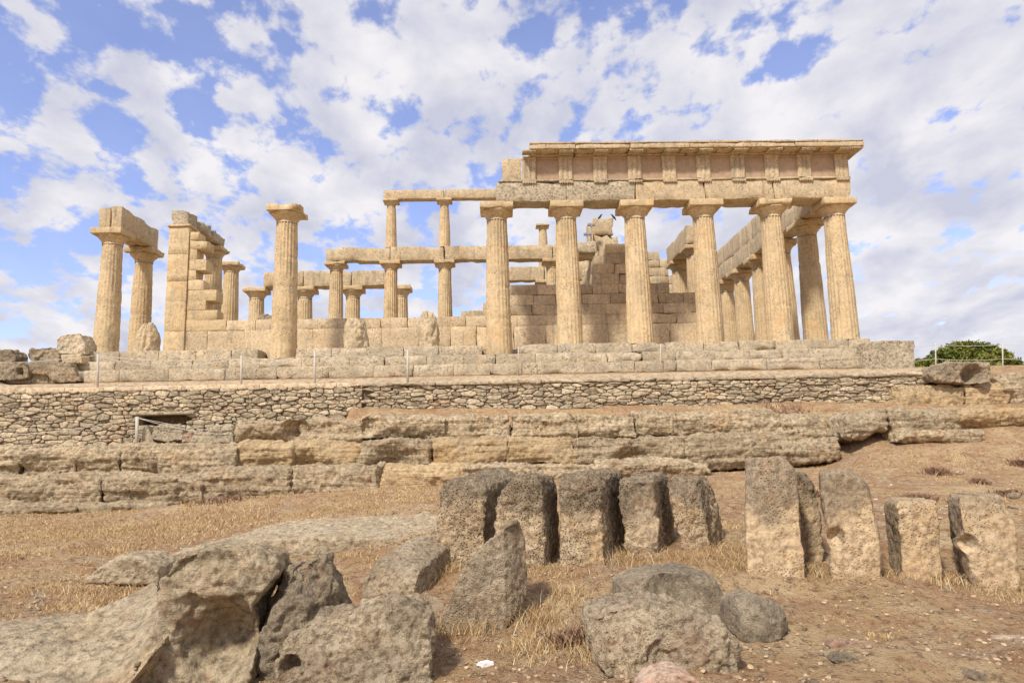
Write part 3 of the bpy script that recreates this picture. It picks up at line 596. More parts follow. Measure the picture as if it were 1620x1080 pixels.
# ------------------------------------------------------------------ rubble retaining walls
def rubble_wall(name, label, x0, x1, yf, zt, zb, seed, hole=None, hmin=.08, hmax=.155, wmin=.16, wmax=.40, cop=None, group=None):
    rn = random.Random(seed); mb = MB(); A_ = (wmin+wmax)/2; B_ = (hmin+hmax)/2; asp = A_/B_
    nr, nc = int((zt-zb)/B_)+3, int((x1-x0)/A_)+3; pts = {}
    for r_ in range(-1, nr):
        for c_ in range(-1, nc): pts[r_, c_] = (x0+(c_+.5*(r_ % 2)+.5+rn.uniform(-.45, .45))*A_, (zb+(r_+.5+rn.uniform(-.22, .22))*B_)*asp)
    gap = .0065; wt_ = {k: rn.uniform(0, 1)**1.5 for k in pts}
    for (r_, c_), (px_, pz_) in pts.items():
        if r_ < 0 or c_ < 0: continue
        poly = [(px_-2*A_, pz_-2*A_), (px_+2*A_, pz_-2*A_), (px_+2*A_, pz_+2*A_), (px_-2*A_, pz_+2*A_)]
        planes = []
        for dr in (-2, -1, 0, 1, 2):
            for dc in (-2, -1, 0, 1, 2):
                q = pts.get((r_+dr, c_+dc))
                if (dr or dc) and q: n_ = np.array([q[0]-px_, q[1]-pz_]); L_ = np.linalg.norm(n_); n_ /= L_; planes.append((n_, n_@np.array([px_, pz_])+L_/2+(wt_[r_, c_]-wt_[r_+dr, c_+dc])*A_*A_*.42/L_-gap*(1.0+.8*abs(n_[1])*asp*.5)))
        planes += [(np.array([1., 0]), x1), (np.array([-1., 0]), -x0), (np.array([0, 1.]), zt*asp), (np.array([0, -1.]), -zb*asp)]
        for n_, d_ in planes:
            out = []
            for k in range(len(poly)):
                a, b = np.array(poly[k]), np.array(poly[(k+1) % len(poly)]); da, db = n_@a-d_, n_@b-d_
                if da <= 0: out.append(tuple(a))
                if (da < 0) != (db < 0) and abs(da-db) > 1e-9: out.append(tuple(a+(b-a)*da/(da-db)))
            poly = out
            if len(poly) < 3: break
        if len(poly) < 3: continue
        pl = np.array(poly)/[1, asp]; cx_, cz_ = pl.mean(0)
        if hole and hole[0] < cx_ < hole[1] and hole[2] < cz_ < hole[3]: continue
        if np.ptp(pl[:, 0]) < .03 or np.ptp(pl[:, 1]) < .02: continue
        for q_ in (.12, .2): pl = np.stack([pl*(1-q_)+np.roll(pl, -1, 0)*q_, pl*q_+np.roll(pl, -1, 0)*(1-q_)], 1).reshape(-1, 2)
        m_ = len(pl); c0 = pl.mean(0); off = rn.uniform(-.055, .04); ty, tz = rn.uniform(-.12, .12), rn.uniform(-.15, .15); rings = []
        for sc_, dy in ((1., .24), (1., .04), (.99, .018), (.955, .004), (.85, -.006), (.5, -.010), (.15, -.010)):
            q = c0+(pl-c0)*sc_; rings.append(np.stack([q[:, 0], yf+off+dy+(q[:, 0]-c0[0])*ty+(q[:, 1]-c0[1])*tz, q[:, 1]], 1))
        V = np.concatenate(rings); V[:, 1] += .035*fbm(V*7, 3, seed=rn.randint(0, 99)); V[:, 0] += .012*fbm(V*9, 2, seed=5); V[:, 2] += .012*fbm(V*9, 2, seed=6)
        i_ = np.arange(len(V)).reshape(-1, m_); j_ = np.roll(i_, -1, 1); F = np.stack([i_[:-1], i_[1:], j_[1:], j_[:-1]], -1).reshape(-1, 4)
        h_ = m_//2; F = np.concatenate([F, [[i_[-1][k], i_[-1][m_-1-k], i_[-1][m_-2-k], i_[-1][k+1]] for k in range(h_-1)]])
        mb.add(V, F, rn.uniform(.05, .95))
    if cop:
        x = x0; k = 0
        while x < x1-.1:
            w_ = rn.uniform(.8, 1.7); w_ = w_ if x+w_ < x1-.5 else x1-x; hh = rn.uniform(cop-.05, cop)
            mb.add(*rbox(x+.008, x+w_-.008, yf-.06+rn.uniform(-.03, .03), yf+.7, zt+.01, zt+hh, r=.03, res=.12, amp=.035, seed=rn.randint(0, 999), chip=.05), rn.uniform(.35, .7)); x += w_
    for V in mb.V:
        P = np.stack([V[:, 0]*.9, V[:, 0]*0, V[:, 2]*1.7], 1); k = np.clip((zt+.02-V[:, 2])*4, 0, 1)
        V[:, 2] += .075*fbm(P, 2, seed=seed)*k; V[:, 0] += .06*fbm(P*1.5, 2, seed=seed+4)*k
    e = empty(name, ((x0+x1)/2, yf, zb), label, 'wall', group)
    mb.build('stone_facing', M['rub'], e)
    bk = MB(); y0, y1 = yf+.16, yf+.72
    if hole:
        a, b, c, d = hole; parts = [(x0, a, zb, zt), (b, x1, zb, zt), (a, b, d, zt), (a, b, zb, c)]
    else: parts = [(x0, x1, zb, zt)]
    for a, b, c, d in parts:
        if d-c > .02: bk.add(*rbox(a, b, y0, y1, c-.02, d-.02, r=.005, res=2, amp=0.))
    bk.build('earth_core', M['dark'], e)
    return e
ho = [at(222, 655, -3.15), at(300, 670, -3.15)]
hole = (ho[0][0], ho[1][0], at(260, 672, -3.15)[2], at(260, 656, -3.15)[2])
rubble_wall('retaining_wall', 'long low rubble wall of brown stones with a dark gap, under the left end of the temple', -31.5, -16.96, -3.15, -1.60, -3.45, 11, hole=hole)
rubble_wall('retaining_wall', 'pale dry stone wall topped with long slabs, under the right half of the temple', -17.0, .95, -3.22, -1.66, -2.95, 12, hmin=.065, hmax=.13, wmin=.17, wmax=.42, cop=.17)
mb = MB(); mb.add(*rbox(hole[0]-.15, hole[1]+.15, -3.28, -2.6, hole[3], hole[3]+.09, r=.02, amp=.015, seed=5), .4)
o = mb.build('lintel_slab', M['rub']); tag(o, 'thin flat slab bridging the dark gap in the left rubble wall', 'stone slab')
# ------------------------------------------------------------------ rocks from outlines, voxel-fused, smoothed and weathered
def rock(name, label, cat, poly, D, depth, mat, vox=.03, back=(0, 0), bs=.9, sm=4, amp=.05, fs=1.6, fine=.02, strata=0., dents=(), seed=0, group=None, tilt=0., sink=.12, ground=False, prof=0., facets=(), cuts=0, cut=(90, 98)):
    """poly: photograph outline of the face (px, py[, extra depth]); D = distance of the face from the camera; back = sideways / upward shift of the rear face"""
    Y = D-25.8177; P = []
    for p in poly: P.append(at(p[0], p[1], Y+(p[2] if len(p) > 2 else 0)))
    P = np.array(P); n = len(P); zmin = P[:, 2].min(); zmax = P[:, 2].max()
    P[:, 1] += tilt*(P[:, 2]-zmin)
    low = P[:, 2] < zmin+.12*(zmax-zmin)
    if ground: P[low, 2] -= sink
    c = P.mean(0); B = c+(P-c)*[bs, 1, bs]; B[:, 1] += depth; B[:, 0] += back[0]; B[:, 2] += back[1]
    if ground: B[low, 2] = np.minimum(B[low, 2], P[low, 2])
    V = np.concatenate([P, B]); Fs = [list(range(n)), list(range(2*n-1, n-1, -1))]+[[(i+1) % n, i, n+i, n+(i+1) % n] for i in range(n)]
    org = np.array([V[:, 0].mean(), V[:, 1].mean(), V[:, 2].min()])
    me = bpy.data.meshes.new('tmp'); me.from_pydata([tuple(v-org) for v in V], [], Fs)
    ob = bpy.data.objects.new('tmp', me); C.objects.link(ob)
    md = ob.modifiers.new('r', 'REMESH'); md.mode = 'VOXEL'; md.voxel_size = vox
    dg = bpy.context.evaluated_depsgraph_get(); em = bpy.data.meshes.new_from_object(ob.evaluated_get(dg)); bpy.data.objects.remove(ob); bpy.data.meshes.remove(me)
    nv = len(em.vertices); W = np.zeros(nv*3, np.float32); em.vertices.foreach_get('co', W); W = W.reshape(-1, 3).astype(float)
    ne = len(em.edges); E_ = np.zeros(ne*2, np.int32); em.edges.foreach_get('vertices', E_); E_ = E_.reshape(-1, 2)
    deg = np.bincount(E_.ravel(), minlength=nv)[:, None].clip(1)
    def avg(X): 
        o_ = np.zeros_like(X)
        for k in range(X.shape[1]): o_[:, k] = np.bincount(E_[:, 0], X[E_[:, 1], k], nv)+np.bincount(E_[:, 1], X[E_[:, 0], k], nv)
        return o_/deg
    for _ in range(sm): W = W*.5+avg(W)*.5
    if prof:
        zz_ = W[:, 2]; t_ = np.clip((zz_-zz_.min())/np.ptp(zz_), 0, 1); nz_ = .6+fbm((W+org)*[.9, 0, 0]+seed, 2)
        W[:, 1] += prof*(1.5*(1-t_)**3*nz_+.55*t_**5)+prof*.9*np.clip(fbm((W+org)*np.array([.5, .5, 3.2]), 3, seed=2)-.12, 0, 1)
    if cuts:
        rs = np.random.RandomState(seed+5)
        for _ in range(cuts):
            v_ = rs.normal(size=3); v_[1] = -abs(v_[1])*.8; v_[2] = abs(v_[2])*.8-.15; v_ /= np.linalg.norm(v_); pr_ = W@v_; d_ = np.percentile(pr_, rs.uniform(*cut)); W = W-v_*(np.maximum(0, pr_-d_)*.9)[:, None]
        W = W*.5+avg(W)*.5
    for v_, pc_ in facets:
        v_ = np.array(v_)/np.linalg.norm(v_); pr_ = W@v_; d_ = np.percentile(pr_, pc_); W = W-v_*np.maximum(0, pr_-d_)[:, None]
    def normals():
        em.vertices.foreach_set('co', W.astype(np.float32).ravel()); em.update(); nn = np.zeros(nv*3, np.float32); em.vertices.foreach_get('normal', nn); return nn.reshape(-1, 3).astype(float)
    nn = normals()
    for _ in range(6): nn = avg(nn); 
    nn /= np.linalg.norm(nn, axis=1, keepdims=True)+1e-9
    G = W+org
    W = W+nn*(amp*fbm(G*fs, 3, .5, seed=seed))[:, None]
    for (u, v, dy, rad, dp) in dents:
        q = at(u, v, Y+dy)-org; d = np.linalg.norm((W-q)*[1, .8, 1], axis=1)/rad; W[:, 1] += dp*np.clip(1-d*d, 0, 1)**1.5
    G = W+org; nn = normals()
    dsp = fine*fbm(G*fs*5, 4, .62, seed=seed+2)-fine*.9*np.clip(ridged(G*fs*4.5, 3, seed=seed), 0, 1)
    if strata: dsp += strata*fbm(G*np.array([.7, .7, 9.]), 4, .6, seed=1)
    W = W+nn*dsp[:, None]
    em.vertices.foreach_set('co', W.astype(np.float32).ravel()); em.polygons.foreach_set('use_smooth', np.ones(len(em.polygons), bool))
    a = em.attributes.new('tone', 'FLOAT', 'POINT'); a.data.foreach_set('value', np.full(nv, .5+.35*math.sin(seed*12.9), np.float32)); em.update()
    em.name = name; o = link(name, em, M[mat], None, tuple(org)); return tag(o, label, cat, group)
GL = 'hewn bedrock ledges below the rubble walls'
def ledge(label, x0, x1, y0, y1, D, seed, mat='led', depth=2.2, dents=(), over=0, slope=0, jag=3.5, amp=.12, name='rock_ledge', poly=None):
    rn = random.Random(seed)
    if poly is None:
        m = max(3, int((x1-x0)/32)); top = []; bot = []
        for i in range(m+1):
            t = i/m; e = 2 if i in (0, m) else 0; x = x0-1+(x1-x0+2)*t
            top.append((x, y0+slope*t+rn.uniform(-jag, jag)*.6+e)); bot.append((x+rn.uniform(-2, 2), y1+slope*t+rn.uniform(-jag, jag)*.7-e*.5+4))
        poly = top+bot[::-1]
    return rock(name, label, 'rock ledge' if name == 'rock_ledge' else 'rock', poly, D, depth, mat, vox=.04, bs=.98, sm=3, amp=amp, fs=1.7, fine=.055, strata=.08, cuts=2, cut=(97, 99.6), prof=.2, dents=dents, seed=seed, group=GL, tilt=.12)
LG = [
 ('blackened overhanging ledge with a round hollow at its right end, first of the top course', 364, 480, 662, 700, 20.2, 1, 'led', dict(dents=((466, 682, 0, .5, .55), (420, 700, 0, .9, .25)))),
 ('low brown ledge right of the round hollow, under the wall quoin', 472, 574, 662, 698, 20.5, 2, 'led', {}),
 ('dark undercut ledge with a long shadow line, top course left of centre', 570, 703, 657, 692, 20.3, 3, 'led', dict(dents=((578, 675, 0, .35, .4), (650, 694, 0, .8, .3)))),
 ('smooth rounded grey ledge in the top course, right of the undercut dark one', 701, 803, 657, 694, 20.5, 4, 'led', {}),
 ('flat grey ledge block of the top course, above the ledge with red streaks', 812, 913, 653, 692, 20.5, 5, 'led', {}),
 ('pale two-layered ledge block near the middle of the top course', 914, 1010, 654, 690, 20.5, 6, 'led', {}),
 ('orange-stained ledge with a dark slot at its lower right, top course', 1008, 1082, 652, 690, 20.5, 7, 'led', {}),
 ('long weathered ledge hump with grey upper face, right end of the top course', 1076, 1235, 648, 690, 20.4, 8, 'led', dict(amp=.16)),
 ('tapering pale ledge running into the dry slope at right', 1225, 1350, 650, 712, 20.3, 9, 'led', dict(amp=.16)),
 ('bright orange-yellow ledge face under the blackened overhang', 362, 460, 698, 738, 19.6, 10, 'ledo', {}),
 ('squarish ledge with an orange scar, under the low brown ledge', 454, 572, 696, 738, 19.7, 11, 'ledo', dict(dents=((480, 738, 0, .5, .3),))),
 ('grey ledge with a black slot along its foot, middle course', 569, 684, 694, 737, 19.6, 12, 'led', dict(dents=((620, 735, 0, .7, .45),))),
 ('layered orange ledge block left of centre in the middle course', 683, 801, 692, 734, 19.7, 13, 'ledo', {}),
 ('banded ledge with red streaks in the middle of the middle course', 800, 913, 690, 732, 19.7, 14, 'ledo', {}),
 ('wide ledge block with a thin black crack under its right half', 911, 1092, 689, 738, 19.6, 15, 'led', dict(dents=((1000, 728, 0, .5, .3),))),
 ('long low grey ledge under the weathered hump, at right', 1086, 1250, 687, 738, 19.5, 16, 'led', {}),
 ('low broken ledge stub at the right end of the middle course', 1240, 1330, 690, 728, 19.4, 17, 'led', {}),
 ('broad grey-brown ledge under the orange-yellow face, bottom course', 308, 464, 738, 792, 18.8, 18, 'led', {}),
 ('sloping pale ledge fading into dry grass, bottom course', 460, 602, 736, 776, 18.8, 19, 'led', dict(slope=-2)),
 ('pinkish low ledge beside the layered orange block, bottom course', 600, 742, 735, 778, 18.9, 20, 'ledo', {}),
 ('thin flat ledge just behind the leftmost standing stones', 735, 960, 734, 766, 18.7, 21, 'led', {}),
 ('thin shelf of rock at the foot of the slope behind the standing stones', 950, 1130, 728, 752, 18.7, 22, 'led', {}),
 ('dark ledge corner cut by the left edge of the photo, upper left course', -60, 26, 705, 750, 19.6, 23, 'led', {}),
 ('ledge with a large scooped brown hollow, upper left course', 24, 112, 705, 750, 19.6, 24, 'led', dict(dents=((75, 725, 0, .8, .3),))),
 ('lumpy ledge between the scooped hollow and the diagonal crack', 110, 184, 705, 750, 19.6, 25, 'led', {}),
 ('slanting ledge right of the diagonal crack, under the lone post', 180, 256, 702, 750, 19.6, 26, 'led', {}),
 ('long dark ledge below the fallen stones of the wall gap', 248, 370, 701, 746, 19.5, 27, 'led', {}),
 ('long reddish ledge at far left of the lower left course', -70, 156, 750, 800, 18.7, 28, 'led', {}),
 ('greenish-brown ledge right of the upright crack, lower left course', 154, 316, 748, 797, 18.7, 29, 'led', {}),
 ('small pale kerb-like ledge at the left edge, lowest course', -50, 46, 799, 820, 18.0, 30, 'led', dict(depth=1.2, amp=.05)),
 ('short ledge with a dark notch in the lowest course at left', 44, 122, 798, 821, 18.0, 31, 'led', dict(depth=1.2, amp=.05)),
 ('low ledge tapering into grass, right end of the lowest course at left', 120, 262, 797, 815, 18.0, 32, 'led', dict(depth=1.2, amp=.05)),
 ('pale projecting slab with a black hollow beneath, below the right end of the wall', 0, 0, 0, 0, 19.2, 33, 'out', dict(poly=[(1340, 690), (1344, 660), (1372, 652), (1404, 650), (1413, 670), (1416, 684), (1400, 682), (1385, 686), (1378, 697), (1350, 697)], dents=((1402, 694, 0, .3, .4),))),
 ('broad grey-brown ledge right of the projecting slab', 1412, 1522, 644, 692, 19.4, 34, 'led', {}),
 ('yellowish ledge at the right edge below the cracked rock', 1518, 1660, 641, 678, 19.8, 35, 'ledo', {}),
 ('rock mass at the wall end carrying the overhanging boulder', 1424, 1532, 606, 646, 22.0, 36, 'ledo', dict(depth=1.6)),
 ('cracked ochre rock right of the wall end', 1530, 1602, 604, 646, 22.1, 37, 'ledo', dict(depth=1.6)),
 ('grey rock with a dark overhang at the right edge of the photo', 1596, 1690, 590, 646, 22.0, 38, 'led', dict(depth=1.6, dents=((1600, 634, 0, .4, .3),))),
 ('thin ledge below the grey-brown ledge at right', 1424, 1560, 680, 698, 18.9, 39, 'led', dict(depth=1., amp=.05)),
]
for lb, a, b, c, d, D, sd_, mt, kw in LG: ledge(lb, a, b, c, d, D, sd_, mt, **kw)
rock('boulder', 'pitted overhanging boulder with a dark hollow, perched on the rock at the right wall end', 'boulder', [(1474, 592), (1480, 578), (1500, 572), (1545, 571), (1566, 574), (1572, 590), (1568, 606), (1530, 608), (1500, 604), (1480, 602)], 21.9, 1.3, 'bou', vox=.03, amp=.08, sm=4, fine=.05, seed=61, dents=((1540, 594, 0, .4, .5),))
# loose stones in the wall gap at left
GS = 'fallen stones in the wall gap'
for i, (lb, poly) in enumerate([
  ('pale upright shard beside the lone post in the wall gap', [(222, 700), (226, 678), (232, 672), (240, 690), (243, 701)]),
  ('angular dark stone lying in the wall gap', [(238, 694), (242, 676), (256, 669), (280, 670), (290, 680), (288, 696), (262, 699)]),
  ('white flat stone at the right of the wall gap', [(300, 700), (305, 684), (340, 680), (368, 684), (370, 700), (330, 702)]),
  ('thin grey slab lying under the wall right of the gap', [(322, 682), (330, 673), (365, 672), (370, 680), (345, 684)]),
  ('reddish stone between the dark and the white stone of the gap', [(286, 700), (290, 684), (303, 682), (306, 700)])]):
    rock('fallen_stone', lb, 'stone', poly, 21.9, .5, 'lich' if i != 4 else 'red', vox=.02, amp=.03, sm=3, fine=.02, seed=70+i, group=GS)
# stones at the left end of the terrace
GT = 'broken blocks at the left end of the temple steps'
rock('fallen_block', 'squarish eroded block with a slanting top, nearest to the left pair of columns', 'stone block', [(86, 557), (88, 536), (96, 529), (125, 526), (134, 542), (134, 560), (100, 561)], 24.9, .9, 'step', vox=.03, amp=.06, sm=3, fine=.04, seed=81, group=GT)
rock('fallen_block', 'ragged brown rock left of the squarish slant-topped block', 'stone block', [(40, 560), (46, 551), (62, 550), (80, 546), (92, 556), (96, 575), (60, 576), (44, 570)], 24.7, 1.0, 'bou', vox=.03, amp=.12, sm=3, fine=.06, seed=82, group=GT)
rock('fallen_block', 'low worn block underneath the ragged brown rock', 'stone block', [(44, 592), (48, 572), (80, 570), (110, 572), (122, 590), (128, 603), (95, 606), (70, 594)], 24.3, 1.0, 'bou', vox=.03, amp=.08, sm=3, fine=.05, seed=83, group=GT)
rock('fallen_block', 'thin pale slab under the squarish slant-topped block', 'stone block', [(96, 561), (128, 559), (130, 574), (98, 576)], 24.6, .8, 'arch', vox=.03, amp=.02, sm=2, fine=.02, seed=84, group=GT)
rock('fallen_block', 'dark cracked boulder at the left edge of the terrace, lower one', 'stone block', [(-30, 600), (-30, 574), (10, 570), (36, 573), (46, 584), (44, 598), (20, 602)], 24.2, 1.0, 'bou', vox=.03, amp=.08, sm=3, fine=.05, seed=85, group=GT, dents=((30, 588, 0, .15, .3),))
rock('fallen_block', 'dark rounded rock on top at the left edge of the terrace', 'stone block', [(-30, 576), (-30, 553), (16, 552), (24, 562), (24, 572), (0, 576)], 24.5, .8, 'bou', vox=.03, amp=.07, sm=3, fine=.05, seed=86, group=GT)
rock('temple_block', 'big square lichened block at the right end of the temple steps', 'stone block', [(1366, 588), (1365, 541), (1400, 538), (1447, 538), (1448, 589)], 24.35, 1.3, 'lich', vox=.025, amp=.03, sm=2, fine=.025, seed=87)
rock('fallen_stone', 'pale jagged stone lying on the low inner wall left of the lone column', 'stone', [(398, 522), (402, 508), (410, 497), (424, 495), (432, 505), (430, 522)], 28.3, .6, 'lich', vox=.03, amp=.08, sm=2, fine=.04, seed=88)
# ------------------------------------------------------------------ row of standing stones
GR = 'row of upright ancient blocks in front of the ledges'
def stand(lb, poly, D, dep, seed, **kw):
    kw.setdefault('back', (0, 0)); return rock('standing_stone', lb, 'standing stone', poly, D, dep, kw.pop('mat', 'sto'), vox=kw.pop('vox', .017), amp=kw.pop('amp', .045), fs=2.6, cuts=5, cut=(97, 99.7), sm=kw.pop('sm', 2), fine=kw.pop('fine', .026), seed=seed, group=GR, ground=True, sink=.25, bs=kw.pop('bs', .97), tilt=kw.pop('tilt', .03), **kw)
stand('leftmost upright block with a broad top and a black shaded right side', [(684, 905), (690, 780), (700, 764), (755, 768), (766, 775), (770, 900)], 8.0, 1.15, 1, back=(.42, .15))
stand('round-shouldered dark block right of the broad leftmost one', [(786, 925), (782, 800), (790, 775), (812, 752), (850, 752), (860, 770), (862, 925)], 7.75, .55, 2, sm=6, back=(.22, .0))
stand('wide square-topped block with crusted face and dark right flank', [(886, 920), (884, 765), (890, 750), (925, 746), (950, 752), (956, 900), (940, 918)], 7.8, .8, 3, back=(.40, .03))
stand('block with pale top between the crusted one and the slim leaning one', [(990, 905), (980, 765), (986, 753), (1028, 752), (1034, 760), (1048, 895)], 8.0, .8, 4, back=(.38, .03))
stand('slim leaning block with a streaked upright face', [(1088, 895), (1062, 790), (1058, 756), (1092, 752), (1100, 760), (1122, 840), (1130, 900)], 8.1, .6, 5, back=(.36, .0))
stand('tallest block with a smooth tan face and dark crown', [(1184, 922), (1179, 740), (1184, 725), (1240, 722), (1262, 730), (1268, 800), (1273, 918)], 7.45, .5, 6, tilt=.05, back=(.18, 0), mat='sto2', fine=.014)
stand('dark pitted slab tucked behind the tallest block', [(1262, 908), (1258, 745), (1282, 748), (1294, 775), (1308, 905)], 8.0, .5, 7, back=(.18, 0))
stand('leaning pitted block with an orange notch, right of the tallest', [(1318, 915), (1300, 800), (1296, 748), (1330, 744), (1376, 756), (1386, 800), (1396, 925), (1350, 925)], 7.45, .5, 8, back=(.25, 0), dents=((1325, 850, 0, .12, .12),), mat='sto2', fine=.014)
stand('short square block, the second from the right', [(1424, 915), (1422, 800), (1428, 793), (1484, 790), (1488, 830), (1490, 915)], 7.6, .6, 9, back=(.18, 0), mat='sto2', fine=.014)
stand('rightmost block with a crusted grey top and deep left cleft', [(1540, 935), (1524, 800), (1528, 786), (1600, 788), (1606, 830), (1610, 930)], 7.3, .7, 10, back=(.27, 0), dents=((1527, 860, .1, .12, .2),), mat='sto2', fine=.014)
# ------------------------------------------------------------------ nearest rocks
rock('leaning_slab', 'tall triangular slab leaning right, in front of the leftmost upright block', 'stone slab', [(688, 985), (705, 960), (730, 900), (765, 860), (800, 832), (826, 822), (836, 850), (838, 940, .1), (828, 965), (795, 985), (740, 992)], 6.5, .42, 'boul', vox=.014, amp=.02, fs=2.0, sm=1, fine=.016, seed=91, facets=(((.66, -.75, .0), 86),), ground=True, back=(.0, -.02), sink=.1)
rock('boulder', 'flat-topped angular block left of the leaning triangular slab', 'boulder', [(572, 965), (570, 900), (600, 893), (655, 908), (662, 965)], 7.2, 1.0, 'boul', vox=.016, amp=.025, fs=2.4, sm=1, fine=.018, seed=92, facets=(((-.1, -.75, .66), 90),), ground=True, back=(.38, .19), sink=.1)
rock('boulder', 'big rounded boulder with a dark hole, at the bottom edge left of centre', 'boulder', [(425, 1060), (440, 1020), (480, 985), (540, 975), (575, 960), (600, 953), (640, 962), (668, 980), (680, 1010), (682, 1080), (660, 1150), (440, 1150)], 5.3, .7, 'boul', vox=.012, amp=.09, fs=2.8, sm=8, fine=.032, seed=93, back=(0, -.05), tilt=.25, dents=((456, 1056, .05, .085, .22), (592, 1040, 0, .12, .05)))
rock('rock_outcrop', 'craggy outcrop with a dark undercut hollow, bottom left of the photo', 'rock', [(170, 1150), (215, 1040), (250, 985), (246, 950), (238, 920), (262, 905), (275, 880), (330, 862), (395, 858), (430, 876), (436, 905), (400, 960), (398, 1040), (385, 1150)], 5.7, .8, 'out', vox=.015, amp=.05, fs=2.2, sm=3, fine=.03, strata=.015, cuts=4, cut=(97, 99.5), seed=94, back=(-.05, -.06), dents=((345, 1015, 0, .34, .42), (300, 960, 0, .12, .08)))
rock('rock_outcrop', 'pointed dark pinnacle of rock right of the undercut outcrop', 'rock', [(366, 1150), (372, 1050), (396, 1000), (396, 920), (430, 895), (480, 885), (508, 876), (514, 905), (530, 940), (542, 975), (520, 1010), (460, 1080), (440, 1150)], 5.8, .6, 'bou', vox=.014, amp=.06, fs=2.0, sm=3, fine=.036, cuts=12, cut=(88, 97), seed=95, back=(0, -.02), dents=((400, 955, 0, .10, .12),))
rock('rock_slab', 'broad pale sloping bedrock slab in the bottom left corner', 'rock', [(-120, 1150), (-120, 1005, .9), (20, 996, 1.0), (110, 985, 1.2), (180, 955, 1.6), (240, 925, 1.7), (262, 940, 1.2), (262, 1010, .4), (200, 1060, 0), (150, 1150)], 5.2, 1.2, 'out', vox=.018, amp=.04, fs=1.6, sm=5, fine=.018, strata=.01, seed=96, back=(0, -.12), bs=1.0)
rock('boulder', 'grey boulder with a shaded scoop, resting before the slim leaning block', 'boulder', [(978, 968), (976, 936), (1000, 921), (1040, 910), (1100, 910), (1140, 920), (1158, 952), (1164, 980), (1100, 990), (1000, 982)], 6.45, .6, 'bou', vox=.014, amp=.04, fs=2.0, sm=7, fine=.014, cuts=5, cut=(95, 99.3), seed=97, dents=((1070, 935, 0, .28, .14),), back=(0, .04))
rock('boulder', 'largest crusted boulder at the bottom, right of centre', 'boulder', [(932, 1020), (942, 988), (975, 974), (1010, 971), (1050, 962), (1110, 978), (1152, 1000), (1184, 1036), (1182, 1070), (1130, 1098), (1080, 1118), (1000, 1098), (950, 1068)], 5.25, .8, 'boul', vox=.013, amp=.08, fs=2.8, sm=9, fine=.032, cuts=7, cut=(95, 99.3), seed=98, back=(0, -.02), tilt=.35, dents=((1060, 1050, 0, .18, .10),))
rock('boulder', 'rounded grey boulder right of the largest crusted one', 'boulder', [(1162, 1000), (1160, 960), (1168, 946), (1200, 940), (1240, 956), (1262, 970), (1256, 1000), (1230, 1016), (1180, 1022)], 5.95, .45, 'bou', vox=.012, amp=.03, fs=3, sm=9, fine=.010, cuts=10, cut=(90, 98), seed=99, back=(0, -.02))
rock('boulder', 'small red-flecked stone in front of the largest crusted boulder', 'boulder', [(1006, 1130), (1012, 1086), (1040, 1068), (1080, 1064), (1108, 1080), (1116, 1130)], 4.8, .3, 'red', vox=.01, amp=.02, fs=3, sm=7, fine=.01, seed=100)
rock('flat_rock', 'wide flat crusted rock lying in the dry grass left of centre', 'rock', [(250, 880), (330, 862), (440, 852), (560, 850), (690, 842), (692, 862), (640, 872), (520, 880), (400, 886), (300, 890)], 10.2, 2.6, 'out', vox=.03, amp=.06, fs=1.6, sm=3, fine=.03, strata=.02, seed=101, back=(.3, .12), bs=.85)
rock('flat_rock', 'low rock half sunk in dry grass, left of the undercut outcrop', 'rock', [(125, 925), (150, 900), (190, 880), (225, 882), (250, 900), (250, 925)], 8.9, .7, 'out', vox=.02, amp=.05, fs=2, sm=6, fine=.018, seed=102, back=(0, .02))
for i, (lb, poly, D) in enumerate([
  ('small pinkish slab on the sand at lower right, upper of the pile', [(1312, 1022), (1320, 1012), (1382, 1014), (1386, 1034), (1350, 1036), (1318, 1030)], 5.75),
  ('small grey-striped stone on the sand at lower right, lower of the pile', [(1316, 1045), (1326, 1034), (1360, 1036), (1372, 1046), (1355, 1058), (1330, 1056)], 5.45),
  ('small yellow stone beside the rounded grey boulder', [(1208, 1040), (1215, 1032), (1228, 1034), (1230, 1044), (1218, 1048)], 5.6),
  ('small brown stone at the bottom right corner', [(1540, 1072), (1548, 1062), (1562, 1066), (1568, 1078), (1550, 1086)], 5.05),
  ('flat pinkish stone near the right edge, below the rightmost block', [(1570, 1020), (1580, 1006), (1640, 1004), (1640, 1030), (1600, 1034)], 5.9),
  ('small pale stone on the slope above the rightmost block', [(1598, 786), (1602, 778), (1616, 778), (1618, 786), (1608, 790)], 11.5),
  ('round red-brown pebble on the slope above the second block from the right', [(1514, 748), (1518, 741), (1528, 742), (1530, 749), (1520, 752)], 13.5)]):
    rock('loose_stone', lb, 'stone', poly, D, .14, 'red' if i in (0, 4, 6) else 'bou', vox=.008 if D < 10 else .02, amp=.012, fs=5, sm=4, fine=.006, seed=110+i, back=(0, -.01), ground=False, group='loose stones on the bare ground')
rock('paper_scrap', 'crumpled white scrap lying on the ground before the leaning slab', 'litter', [(752, 1052), (756, 1047), (772, 1044), (783, 1047), (782, 1053), (765, 1056)], 5.65, .03, 'paper', vox=.005, amp=.012, fs=12, sm=2, fine=.004, seed=120)
